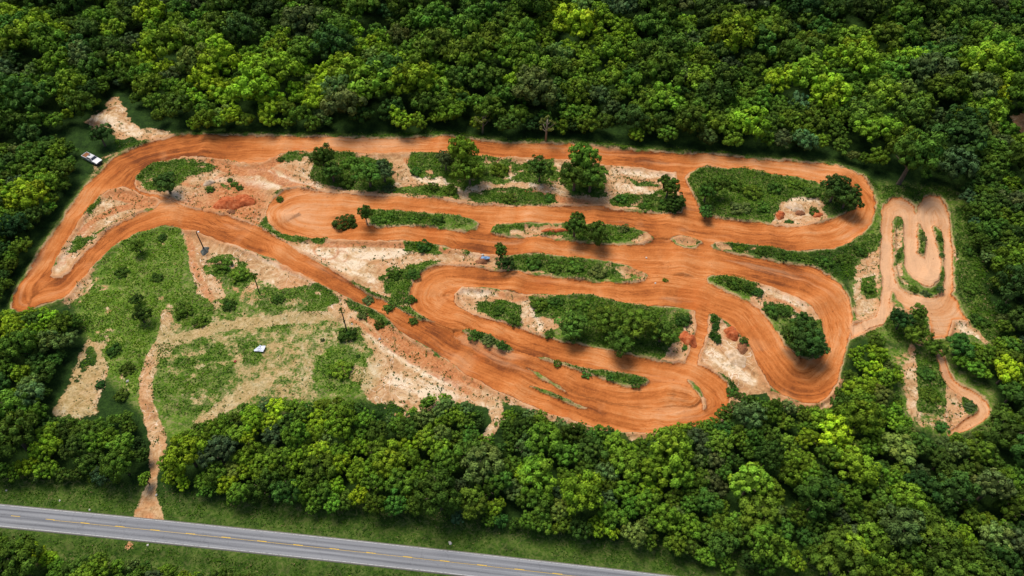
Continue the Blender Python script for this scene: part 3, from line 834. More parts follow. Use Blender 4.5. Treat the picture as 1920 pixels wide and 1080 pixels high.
MEAD0 = sstep(-10, 10, sdist(P('95,780 140,690 180,620 215,600 240,620 205,690 170,790 130,800'), *warp(PX, PY, gx, gy, 1.5)))
MEAD = sstep(-25, 25, sdist(P("280,600 350,600 400,560 470,560 560,560 640,600 690,640 710,700 680,745 560,755 440,770 380,805 320,800 290,700"), *warp(PX, PY, gx, gy, 1.5)))
MEAD = np.maximum(MEAD, MEAD0 * .8)
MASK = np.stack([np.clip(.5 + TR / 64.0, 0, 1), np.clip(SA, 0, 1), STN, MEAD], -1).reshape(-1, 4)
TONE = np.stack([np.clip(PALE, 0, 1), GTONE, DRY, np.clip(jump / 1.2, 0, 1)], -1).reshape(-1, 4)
LANE = np.stack([LS, LT, LK], -1).reshape(-1, 3)
V = np.stack([gx, gy, GZ], -1).reshape(-1, 3)
ny_, nx_ = PX.shape
ii = (np.arange(ny_ - 1)[:, None] * nx_ + np.arange(nx_ - 1)[None, :])
Q = np.stack([ii, ii + 1, ii + nx_ + 1, ii + nx_], -1).reshape(-1, 4)
c4 = lambda a: (.25 * (a[:-1, :-1] + a[1:, :-1] + a[:-1, 1:] + a[1:, 1:])).reshape(-1)
ct, cp, cs = c4(TR), c4(PA), c4(SA)
kind = np.where(ct > 0, 1, np.where(cp > 0, 2, np.where(cs > .52, 3, 0)))


def piece(name, k):
    q = Q[kind == k]
    used = np.zeros(len(V), bool); used[q.ravel()] = True
    re = np.cumsum(used) - 1
    me = npmesh(name, V[used], re[q], M_EARTH, True)
    cattr(me, 'mask', MASK[used]); cattr(me, 'tone', TONE[used]); vattr(me, 'lane', LANE[used])
    return tag(link(bpy.data.objects.new(name, me)), kind='structure')


piece('ground', 0)
piece('dirt_track', 1)
piece('dirt_path', 2)
piece('sand', 3)

# ------------------------------------------------------------------ paved road and its markings
def strip(name, off0, off1, z, mat, x0, x1, step=1.0, skirt=0.0):
    n = max(2, int((x1 - x0) / step) + 1)
    xs = np.linspace(x0, x1, n)
    ys = road_y(xs); e = .01
    dy = (road_y(xs + e) - road_y(xs - e)) / (2 * e)
    L = np.sqrt(1 + dy * dy)
    nxv, nyv = -dy / L, 1 / L
    s = np.concatenate([[0], np.cumsum(np.hypot(np.diff(xs), np.diff(ys)))])
    offs = np.linspace(off0, off1, 9 if off1 - off0 > 2 else 2)
    zs = np.full(len(offs), z)
    if skirt:
        offs = np.concatenate([[off0 - .25], offs, [off1 + .25]]); zs = np.concatenate([[z - skirt], zs, [z - skirt]])
    k = len(offs)
    vx = xs[:, None] + nxv[:, None] * offs; vy = ys[:, None] + nyv[:, None] * offs
    vz = np.broadcast_to(zs, vx.shape)
    v = np.stack([vx, vy, vz], -1).reshape(-1, 3)
    i0 = (np.arange(n - 1)[:, None] * k + np.arange(k - 1)[None]).reshape(-1)
    q = np.stack([i0, i0 + k, i0 + k + 1, i0 + 1], -1)
    me = npmesh(name, v, q[:, ::-1], mat)
    vattr(me, 'lane', np.stack([np.repeat(s, k), np.tile(offs / ROADW, n), np.zeros(n * k)], -1))
    return tag(link(bpy.data.objects.new(name, me)), kind='structure')


M_ROAD = road_material()
M_WPAINT = paint('white_line_paint', (.46, .46, .45), .75)
M_YPAINT = paint('yellow_line_paint', (.60, .37, .03), .35)
HW = ROADW / 2
strip('road', -HW, HW, .05, M_ROAD, -700, 700, 1.5, .25)
strip('road_edge_line', HW - .30, HW - .18, .056, M_WPAINT, -400, 400, 2)
strip('road_edge_line', -HW + .18, -HW + .30, .056, M_WPAINT, -400, 400, 2)
xd = float(ground(85, 975)[0])
strip('road_centre_line', .03, .105, .056, M_YPAINT, xd + 2.0, 400, 2)
dash_v, dash_q = [], []
k = -18
step_d = 69 / scale_at(500, 1017); len_d = 18 / scale_at(500, 1017)
while True:
    xa = xd + k * step_d
    if xa > 220: break
    if k not in (-1,) or True:
        pts = []
        for xx in (xa, xa + len_d):
            y = float(road_y(xx)); d = float(np.polyval(np.polyder(RC), np.clip(xx, RX0, RX1)))
            L = math.hypot(1, d)
            for o in (.11, .25): pts.append((xx - d / L * o, y + o / L, .056))
        b = len(dash_v); dash_v += pts; dash_q.append((b, b + 2, b + 3, b + 1))
    k += 1
tag(link(bpy.data.objects.new('road_dash_line', npmesh('road_dash_line', np.array(dash_v), np.array(dash_q), M_YPAINT))), kind='structure')


# ------------------------------------------------------------------ foliage
def leaf_quads(c, nrm, size, rs, jitter=.55, up=None):
    """a small quad for each centre, roughly facing its normal"""
    n = len(c)
    nn = nrm + rs.normal(0, jitter, (n, 3))
    nn /= np.linalg.norm(nn, axis=1)[:, None] + 1e-9
    a = np.cross(nn, rs.normal(0, 1, (n, 3))); a /= np.linalg.norm(a, axis=1)[:, None] + 1e-9
    b = np.cross(nn, a)
    s = size[:, None]; e = s * (.45 + .3 * rs.rand(n, 1))
    v = np.stack([c - a * s, c - b * e + a * s * .1, c + a * s, c + b * e + a * s * .1], 1)
    return v.reshape(-1, 3)


def crown_cloud(rs, nl, per, leaf, flat=.85, spread=1.0, lump=.32, ragged=.16, core=True, low=-.35):
    """centres, normals, sizes and tints of the leaves of one crown in unit size (radius 1, centre at the origin)"""
    C, N, S, T = [], [], [], []
    lumps = []
    tries = 0
    subs = [(np.zeros(3), .74)] if low > -.2 else [(np.array([.34 * math.cos(a0), .34 * math.sin(a0), rs.uniform(-.16, .26)]) * rs.uniform(.6, 1.5), rs.uniform(.40, .68)) for a0 in np.arange(rs.randint(3, 6)) * 1.7 + rs.rand() * 6]
    while len(lumps) < nl and tries < 4000:
        tries += 1
        d = rs.normal(0, 1, 3); d /= np.linalg.norm(d)
        if d[2] < low: continue
        sc, sr = subs[rs.randint(len(subs))]
        r = (1.05 - rs.rand() * .4 + rs.normal(0, ragged * .45)) * sr
        p = (sc + d * r) * np.array([spread, spread, flat])
        lr = lump * (.55 + .8 * rs.rand() ** 1.3)
        if all(np.linalg.norm(p - q) > .76 * (lr + s) for q, s in lumps): lumps.append((p, lr))
    for p, lr in lumps:
        m = int(per * (lr / lump) ** 2)
        d = rs.normal(0, 1, (m, 3)); d /= np.linalg.norm(d, axis=1)[:, None]
        out = p / (np.linalg.norm(p) + 1e-6)
        d = d + out * .55 + np.array([0, 0, .35]); d /= np.linalg.norm(d, axis=1)[:, None]
        rr = lr * (1 - .40 * rs.rand(m, 1) ** 2) * (1 + .24 * np.sin(7 * d[:, :1] + p[0] * 20) * np.cos(6 * d[:, 1:2] + p[1] * 17)) * (1 + .2 * (rs.rand(m, 1) > .95))
        C.append(p + d * rr * np.array([1, 1, .9])); N.append(d)
        S.append(leaf * (.7 + .6 * rs.rand(m)))
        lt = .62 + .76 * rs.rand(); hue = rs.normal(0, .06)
        lf = (.80 + .4 * rs.rand(m)) * lt * (.80 + .32 * d[:, 2])  # last factor paints lump shading into the tint: light top, dark underside
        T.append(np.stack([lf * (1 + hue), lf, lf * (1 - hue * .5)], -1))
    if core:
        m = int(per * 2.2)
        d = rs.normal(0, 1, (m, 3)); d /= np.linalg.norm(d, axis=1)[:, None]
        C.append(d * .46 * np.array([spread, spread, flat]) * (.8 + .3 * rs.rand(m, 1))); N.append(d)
        S.append(leaf * 2.4 * (.8 + .4 * rs.rand(m))); T.append(np.tile(np.array([.34, .36, .30]), (m, 1)) * (.8 + .4 * rs.rand(m, 1)))  # inner leaves tinted dark, painting shade into the gaps between lumps
    return np.concatenate(C), np.concatenate(N), np.concatenate(S), np.concatenate(T)


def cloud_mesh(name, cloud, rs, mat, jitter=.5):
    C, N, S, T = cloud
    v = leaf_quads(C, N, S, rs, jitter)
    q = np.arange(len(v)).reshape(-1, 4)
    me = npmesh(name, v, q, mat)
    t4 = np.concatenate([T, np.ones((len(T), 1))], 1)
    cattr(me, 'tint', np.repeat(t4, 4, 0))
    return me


def tube(bm, pts, radii, seg=7):
    rings = []
    for i, p in enumerate(pts):
        p = Vector(p)
        a = Vector(pts[max(i - 1, 0)]); b = Vector(pts[min(i + 1, len(pts) - 1)])
        t = (b - a).normalized()
        u = t.cross(Vector((.31, .83, .45))).normalized(); w = t.cross(u)
        rings.append([bm.verts.new(p + (u * math.cos(2 * math.pi * k / seg) + w * math.sin(2 * math.pi * k / seg)) * radii[i]) for k in range(seg)])
    for i in range(len(rings) - 1):
        for k in range(seg):
            bm.faces.new((rings[i][k], rings[i][(k + 1) % seg], rings[i + 1][(k + 1) % seg], rings[i + 1][k]))
    bm.faces.new(rings[-1]); bm.faces.new(rings[0][::-1])


def trunk_mesh(name, rs, mat, crown_z=1.35, r=.075):
    """unit tree: crown radius 1, crown centre at crown_z"""
    bm = bmesh.new()
    lean = rs.normal(0, .05, 2)
    tube(bm, [(0, 0, -.12), (0, 0, .05), (lean[0] * .5, lean[1] * .5, crown_z * .5), (lean[0], lean[1], crown_z), (lean[0] * 1.3, lean[1] * 1.3, crown_z + .45)],
         [r * 1.9, r * 1.25, r, r * .7, r * .25], 8)
    for i in range(6):
        a = i * 1.05 + rs.rand() * .6; z0 = crown_z * (.55 + .4 * rs.rand())
        e = .55 + .2 * rs.rand()
        tube(bm, [(lean[0] * z0 / crown_z, lean[1] * z0 / crown_z, z0), (math.cos(a) * e * .5, math.sin(a) * e * .5, z0 + .22), (math.cos(a) * e, math.sin(a) * e, z0 + .45)],
             [r * .5, r * .35, r * .12], 5)
    me = bpy.data.meshes.new(name)
    bm.to_mesh(me); bm.free(); me.materials.append(mat)
    for p in me.polygons: p.use_smooth = True
    return me


CZ = 1.38          # crown centre height of the unit tree
CROWNS, CLOUDS = [], []
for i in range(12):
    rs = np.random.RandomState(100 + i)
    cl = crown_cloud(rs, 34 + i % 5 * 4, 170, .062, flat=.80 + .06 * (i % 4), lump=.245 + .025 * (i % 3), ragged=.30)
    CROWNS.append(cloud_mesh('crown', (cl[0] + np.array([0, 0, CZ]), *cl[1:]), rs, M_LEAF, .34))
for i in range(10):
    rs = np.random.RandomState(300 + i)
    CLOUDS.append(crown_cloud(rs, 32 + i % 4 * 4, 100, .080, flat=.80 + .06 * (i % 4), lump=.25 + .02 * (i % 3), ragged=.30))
TRUNKS = [trunk_mesh('trunk', np.random.RandomState(500 + i), M_BARK, CZ) for i in range(4)]
BUSHES = []
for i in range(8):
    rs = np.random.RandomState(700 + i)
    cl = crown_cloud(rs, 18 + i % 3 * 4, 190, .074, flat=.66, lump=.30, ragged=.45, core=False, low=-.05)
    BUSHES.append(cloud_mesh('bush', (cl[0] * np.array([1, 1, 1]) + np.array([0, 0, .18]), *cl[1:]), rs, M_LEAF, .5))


def shade(b, rs):
    """foliage colour from a brightness 0 dark .. 1 lime"""
    stops = [(0.0, (.022, .048, .012)), (.25, (.038, .082, .014)), (.45, (.068, .134, .015)), (.65, (.118, .208, .015)), (.85, (.178, .285, .014)), (1.1, (.25, .365, .014))]
    b = min(max(b, 0), 1.09)
    for (a, ca), (c, cc) in zip(stops, stops[1:]):
        if b <= c:
            t = (b - a) / (c - a)
            col = [ca[i] + (cc[i] - ca[i]) * t for i in range(3)]
            break
    h = min(.10, rs.normal(-.02, .09)) if b > .6 else min(.22, rs.normal(.03, .12))
    k = math.exp(rs.normal(.09, .18))
    if rs.rand() < .10: col = [c * .55 + g * .45 for c, g in zip(col, (.105, .125, .06))]
    return (col[0] * k * (1 + h), col[1] * k, col[2] * k * (1 - h))


def kind_of(b):
    return 'lime green' if b > .72 else 'mid green' if b > .44 else 'dark green' if b > .24 else 'blackish green'


# where a plant stands, in words: nearest of these spots
PLACES = [(60, 40, 'in the far top left forest'), (250, 60, 'in the forest beyond the sandy turnout'), (330, 170, 'behind the first bend of the top straight'), (480, 210, 'behind the left end of the top straight'),
          (640, 180, 'behind the left half of the top straight'), (800, 200, 'behind the middle of the top straight'), (960, 200, 'behind the yellowing dead tree'), (1130, 215, 'behind the right half of the top straight'),
          (1300, 230, 'behind the right end of the top straight'), (1450, 240, 'above the top right island'), (1580, 260, 'above the top right bend'), (1720, 300, 'above the small loop track'), (1850, 300, 'in the forest right of the small loop'),
          (1880, 450, 'in the forest at the right edge'), (1890, 600, 'right of the small loop exit'), (60, 290, 'left of the parked pickup'), (110, 340, 'below the parked pickup'), (40, 430, 'left of the climbing left lane'),
          (20, 540, 'left of the far left hairpin'), (60, 620, 'below the far left hairpin'), (60, 720, 'left of the bare brown patch'), (60, 820, 'in the lower left forest'), (60, 890, 'above the road at far left'), (190, 800, 'below the bare brown patch'),
          (200, 880, 'left of the dirt drive mouth'), (340, 850, 'right of the dirt drive bend'), (400, 900, 'right of the dirt drive mouth'), (470, 800, 'below the grassy meadow'), (520, 880, 'above the road below the meadow'), (620, 800, 'below the sandy meadow corner'),
          (640, 890, 'in the woods above the road bend'), (740, 880, 'in the woods below the clump'), (820, 790, 'left of the bare gap'), (850, 900, 'below the bare gap'), (980, 820, 'right of the bare gap'), (1000, 930, 'in the lower middle woods'), (1100, 860, 'below the bottom straight'),
          (1130, 960, 'above the road at lower middle'), (1220, 870, 'below the bottom of the circuit'), (1330, 830, 'below the bottom right hairpin'), (1300, 960, 'above the grass verge'), (1430, 800, 'below the pale sand wedge'), (1420, 920, 'in the lower right woods'),
          (1520, 800, 'below the big right bend'), (1560, 920, 'in the lower right forest'), (1620, 700, 'right of the big right bend'), (1680, 850, 'below the pale clearing'), (1730, 960, 'near the lower right corner'), (1830, 700, 'right of the clay footpath'),
          (1860, 900, 'below the clay footpath bend'), (1500, 1040, 'at the bottom right verge'), (1850, 1030, 'in the bottom right corner'), (60, 1050, 'below the road at far left'), (240, 1070, 'below the road by the drive'), (450, 1080, 'below the road at the bottom edge')]
ORD = ['', '', 'second', 'third', 'fourth', 'fifth', 'sixth', 'seventh', 'eighth']


def label_all(items, noun, cat):
    """items: (object, px, py, colour words); names each by colour, place and, if needed, its turn from the left"""
    cells = {}
    for it in items:
        pl = min(PLACES, key=lambda q: (q[0] - it[1]) ** 2 + (q[1] - it[2]) ** 2)[2]
        cells.setdefault((it[3], pl), []).append(it)
    for (kd, pl), lst in cells.items():
        lst.sort(key=lambda t: t[1])
        n = len(lst)
        for i, it in enumerate(lst):
            if n == 1: tail = ''
            elif i == 0: tail = ', leftmost there'
            elif i == n - 1: tail = ', rightmost there'
            elif n == 3: tail = ', middle one there'
            else: tail = ', %s from left' % (ORD[i + 1] if i + 1 < len(ORD) else str(i + 1) + 'th')
            tag(it[0], '%s %s %s%s' % (kd, noun, pl, tail), cat)


# ---- forest: dart throwing over the wooded areas
trees = []          # x, y, r, brightness, seed, px, py, area
RSF = np.random.RandomState(5)
SIZE = {'top': (5.0, 8.0), 'left': (4.2, 6.2), 'lowleft': (3.6, 5.2), 'low': (3.3, 5.0), 'right': (4.0, 5.6), 'bottom': (3.2, 4.8)}
BASE = {'top': .53, 'left': .48, 'lowleft': .46, 'low': .51, 'right': .38, 'bottom': .50}
cellsz = 9.0
PKX, PKY = (float(v) for v in ground(176, 300))
hashg = {}


def fits(x, y, r, f):
    ci, cj = int(math.floor(x / cellsz)), int(math.floor(y / cellsz))
    for a in range(ci - 2, ci + 3):
        for b in range(cj - 2, cj + 3):
            for (x2, y2, r2) in hashg.get((a, b), ()):
                if (x - x2) ** 2 + (y - y2) ** 2 < (f * (r + r2)) ** 2: return False
    hashg.setdefault((ci, cj), []).append((x, y, r))
    return True


for area, poly in TREESAREA.items():
    lo, hi = poly.min(0), poly.max(0)
    r0, r1 = SIZE[area]
    n = 26000 if area in ('top', 'low') else 7000
    us = RSF.rand(n, 2) * (hi - lo) + lo
    ok = inside(poly, us[:, 0], us[:, 1])
    us = us[ok]
    DE = pdist(poly, us[:, 0], us[:, 1]); FB = fbm(us[:, 0] / 120., us[:, 1] / 90., 77)
    for iu, u in enumerate(us):
        r = r0 * .72 + (r1 * 1.12 - r0 * .72) * RSF.rand() ** 1.5
        de = float(DE[iu])
        if de < 30: r = r0 * (.50 + .45 * de / 30) + (r - r0) * .35
        z = r * CZ
        x, y = ground(u[0], u[1], z)
        x, y = float(x), float(y)
        if abs(x) > 330 or y > 470: continue
        if abs(y - float(road_y(x))) < ROADW / 2 + 3 + r * .3: continue
        if math.hypot(x - PKX, y - PKY) < r + 4.5: continue
        if math.hypot(u[0] - 1912, u[1] - 222) < 34: continue
        if not fits(x, y, r, .64): continue
        b = BASE[area] + .15 * (FB[iu] - .5) * 2 + RSF.normal(0, .13)
        lucky = RSF.rand() ** .6
        for (bx, by, br, bv) in BRIGHT:
            if abs(u[0] - bx) > 3 * br or abs(u[1] - by) > 3 * br: continue
            w = math.exp(-(((u[0] - bx) / br) ** 2 + ((u[1] - by) / br) ** 2))
            b += 1.05 * bv * w * lucky
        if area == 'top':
            b -= .10 * max(0, (110 - u[1]) / 110)  # crowns darker toward the frame top, lens falloff put into leaf colour
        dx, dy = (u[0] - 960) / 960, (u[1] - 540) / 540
        b -= .10 * max(0, dx * dx + dy * dy - .9)  # corner vignetting put into the leaf colour
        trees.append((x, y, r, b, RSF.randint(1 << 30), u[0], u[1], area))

inframe = lambda t: -30 < t[5] < 1950 and -25 < t[6] < 1105
seen = [t for t in trees if inframe(t)]
rest = [t for t in trees if not inframe(t)]
size_px = lambda t: t[2] * F / math.sqrt(t[0] ** 2 + t[1] ** 2 + CAMH ** 2)
# the ones that show largest are individuals, the farther canopy is one mass
seen.sort(key=lambda t: -((t[6] + 1128) ** 1.5) * (t[2] ** .4))
N_IND = 300
solo, mass = seen[:N_IND], seen[N_IND:] + rest
items = []
for (x, y, r, b, sd, px, py, area) in solo:
    rs = np.random.RandomState(sd)
    e = empty('broadleaf_tree', (x, y, zat(x, y)), rs.rand() * 6.283)
    e['group'] = 'broadleaf trees of the forest around the circuit'
    vs = .86 + .40 * rs.rand()
    e.scale = (r, r * (.9 + .2 * rs.rand()), r * vs)
    t = link(bpy.data.objects.new('trunk', TRUNKS[rs.randint(4)]), e)
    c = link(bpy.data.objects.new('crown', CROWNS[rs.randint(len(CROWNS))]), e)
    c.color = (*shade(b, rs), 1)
    items.append((e, px, py, kind_of(b)))
label_all(items, 'broadleaf tree', 'tree')

mv, mt = [], []
for (x, y, r, b, sd, px, py, area) in mass:
    rs = np.random.RandomState(sd)
    C, N, S, T = CLOUDS[rs.randint(len(CLOUDS))]
    a = rs.rand() * 6.283
    R = np.array([[math.cos(a), -math.sin(a), 0], [math.sin(a), math.cos(a), 0], [0, 0, 1]])
    vs = .86 + .40 * rs.rand()
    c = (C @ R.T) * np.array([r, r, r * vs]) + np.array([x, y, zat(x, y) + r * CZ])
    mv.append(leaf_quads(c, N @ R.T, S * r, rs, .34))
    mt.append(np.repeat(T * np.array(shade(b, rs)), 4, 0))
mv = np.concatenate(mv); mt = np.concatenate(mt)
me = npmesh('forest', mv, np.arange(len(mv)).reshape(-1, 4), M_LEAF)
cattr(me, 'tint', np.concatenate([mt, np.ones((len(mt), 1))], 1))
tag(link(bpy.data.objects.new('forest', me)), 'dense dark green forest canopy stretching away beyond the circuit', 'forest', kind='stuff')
print('trees', len(trees), 'solo', len(solo), 'mass', len(mass), 'massfaces', len(mv) // 4)


# ---- standing trees and bushes inside the circuit: px,py of the crown centre, radius px, brightness, tall?, label
def solo_tree(px, py, rpx, b, label, tall=1.0, name='small_tree'):
    b = b * .9 + .09
    r = rpx / scale_at(px, py) * (1.08 if rpx > 14 else 1)
    cz = CZ * r * tall
    x, y = ground(px, py, cz)
    x, y = float(x), float(y)
    rs = np.random.RandomState(int(px * 7 + py * 13))
    e = empty(name, (x, y, zat(x, y)), rs.rand() * 6.28)
    e.scale = (r, r, r * tall)
    link(bpy.data.objects.new('trunk', TRUNKS[rs.randint(4)]), e)
    c = link(bpy.data.objects.new('crown', CROWNS[rs.randint(len(CROWNS))]), e)
    c.color = (*shade(b, rs), 1)
    return tag(e, label, 'tree')


for a in (
    (604, 296, 19, .33, 'small dark tree at the left end of the bushy island under the top straight', 1.3),
    (622, 322, 20, .36, 'low dark tree beside the small tree under the top straight', .8),
    (690, 325, 24, .42, 'yellow-flecked bushy tree right of centre on the island under the top straight', .9),
    (718, 318, 22, .40, 'rounded tree at the right end of the island under the top straight', .9),
    (865, 285, 25, .62, 'fresh green tall tree leaning over the top straight', 1.2),
    (880, 322, 24, .60, 'fresh green lower tree below the tall tree at the top straight', .9),
    (835, 300, 17, .30, 'dark tree left of the tall tree at the top straight', 1.0),
    (1012, 318, 19, .34, 'dark upright tree between the tall tree and the big double tree', 1.1),
    (1092, 300, 26, .50, 'big tree with crown overlapping the top straight', 1.2),
    (1078, 330, 28, .40, 'left lower half of the big tree cluster under the top straight', .9),
    (1108, 332, 28, .44, 'right lower half of the big tree cluster under the top straight', .9),
    (1254, 348, 20, .38, 'upright tree left of the narrow sand link path', 1.2),
    (1268, 378, 16, .30, 'dark round tree at the foot of the narrow sand link path', .8),
    (1325, 360, 18, .46, 'yellowish tree on the left end of the top right island', 1.0),
    (1345, 350, 17, .34, 'dark tree on the left part of the top right island', 1.0),
    (1325, 395, 15, .32, 'low dark tree by the lower left tip of the top right island', .8),
    (1568, 352, 24, .20, 'blackish tree overhanging the inside of the top right bend', 1.0),
    (1590, 368, 22, .20, 'blackish tree against the inner edge of the top right bend', 1.0),
    (685, 402, 13, .34, 'spindly tree at the left tip of the long island between the straights', 1.6),
    (1078, 420, 22, .36, 'spiky dark tree in the middle of the strip between two straights', 1.1),
    (1120, 435, 20, .40, 'second dark tree in the strip, right of the spiky one', 1.0),
    (938, 468, 14, .30, 'dark tree beside the blue tarp in the middle of the circuit', 1.5),
    (950, 492, 15, .28, 'low spreading dark tree right of the blue tarp', .8),
    (1508, 640, 30, .20, 'large dark tree filling the inside of the big right bend', .9),
    (1488, 632, 22, .22, 'dark tree left in the clump inside the big right bend', .9),
    (1530, 655, 20, .24, 'dark tree low right in the clump inside the big right bend', .9),
    (1505, 605, 18, .26, 'greyish upper tree in the clump inside the big right bend', .9),
    (1720, 592, 16, .34, 'dark small tree overlapping the bottom of the small loop', 1.2),
    (1690, 602, 19, .20, 'hazy dark tree left of the small loop exit', 1.0),
    (1722, 625, 20, .42, 'green tree below the small loop beside its exit', 1.0),
    (1640, 642, 18, .50, 'green tree below the sand link to the small loop', 1.0),
    (1755, 650, 16, .45, 'yellow-green small tree below the small loop exit', 1.0),
    (1800, 648, 22, .40, 'green tree right of the small loop exit', .9),
    (310, 342, 20, .22, 'round blackish tree on the west island beside the first bend', .9),
    (186, 252, 18, .20, 'dark tree left of the sandy turnout above the pickup', 1.0),
    (258, 462, 13, .45, 'small tree on the grassy slope inside the left bend', 1.0),
    (262, 590, 15, .30, 'dark tree at mid height on the grassy slope', 1.0),
    (255, 560, 11, .28, 'small blackish tree above another on the grassy slope', .9),
    (272, 898, 14, .62, 'pale green young tree at the mouth of the dirt drive', 1.2),
    (1075, 610, 26, .36, 'left broad tree among the shrubs of the wide lower island', .8),
    (1135, 600, 26, .42, 'middle upper tree among the shrubs of the wide lower island', .8),
    (1195, 612, 30, .46, 'largest fresh green tree of the wide lower island', .8),
    (1240, 625, 24, .40, 'right tree among the shrubs of the wide lower island', .8),
    (1165, 640, 24, .44, 'lower middle tree among the shrubs of the wide lower island', .8),
):
    solo_tree(*a)

bush_items = []


def bush(px, py, rpx, b, label=None, h=.72):
    b = b * .85 + .16
    r = rpx / scale_at(px, py) * .92
    x, y = ground(px, py + rpx * .25)
    x, y = float(x), float(y)
    rs = np.random.RandomState(int(px * 11 + py * 5))
    o = link(bpy.data.objects.new('bush', BUSHES[rs.randint(len(BUSHES))]))
    o.location = (x, y, zat(x, y) - .05); o.rotation_euler = (0, 0, rs.rand() * 6.28)
    o.scale = (r, r * (.85 + .3 * rs.rand()), r * h)
    o.color = (*shade(b, rs), 1)
    tag(o, label, 'bush', 'bushes scattered over the circuit')
    return o


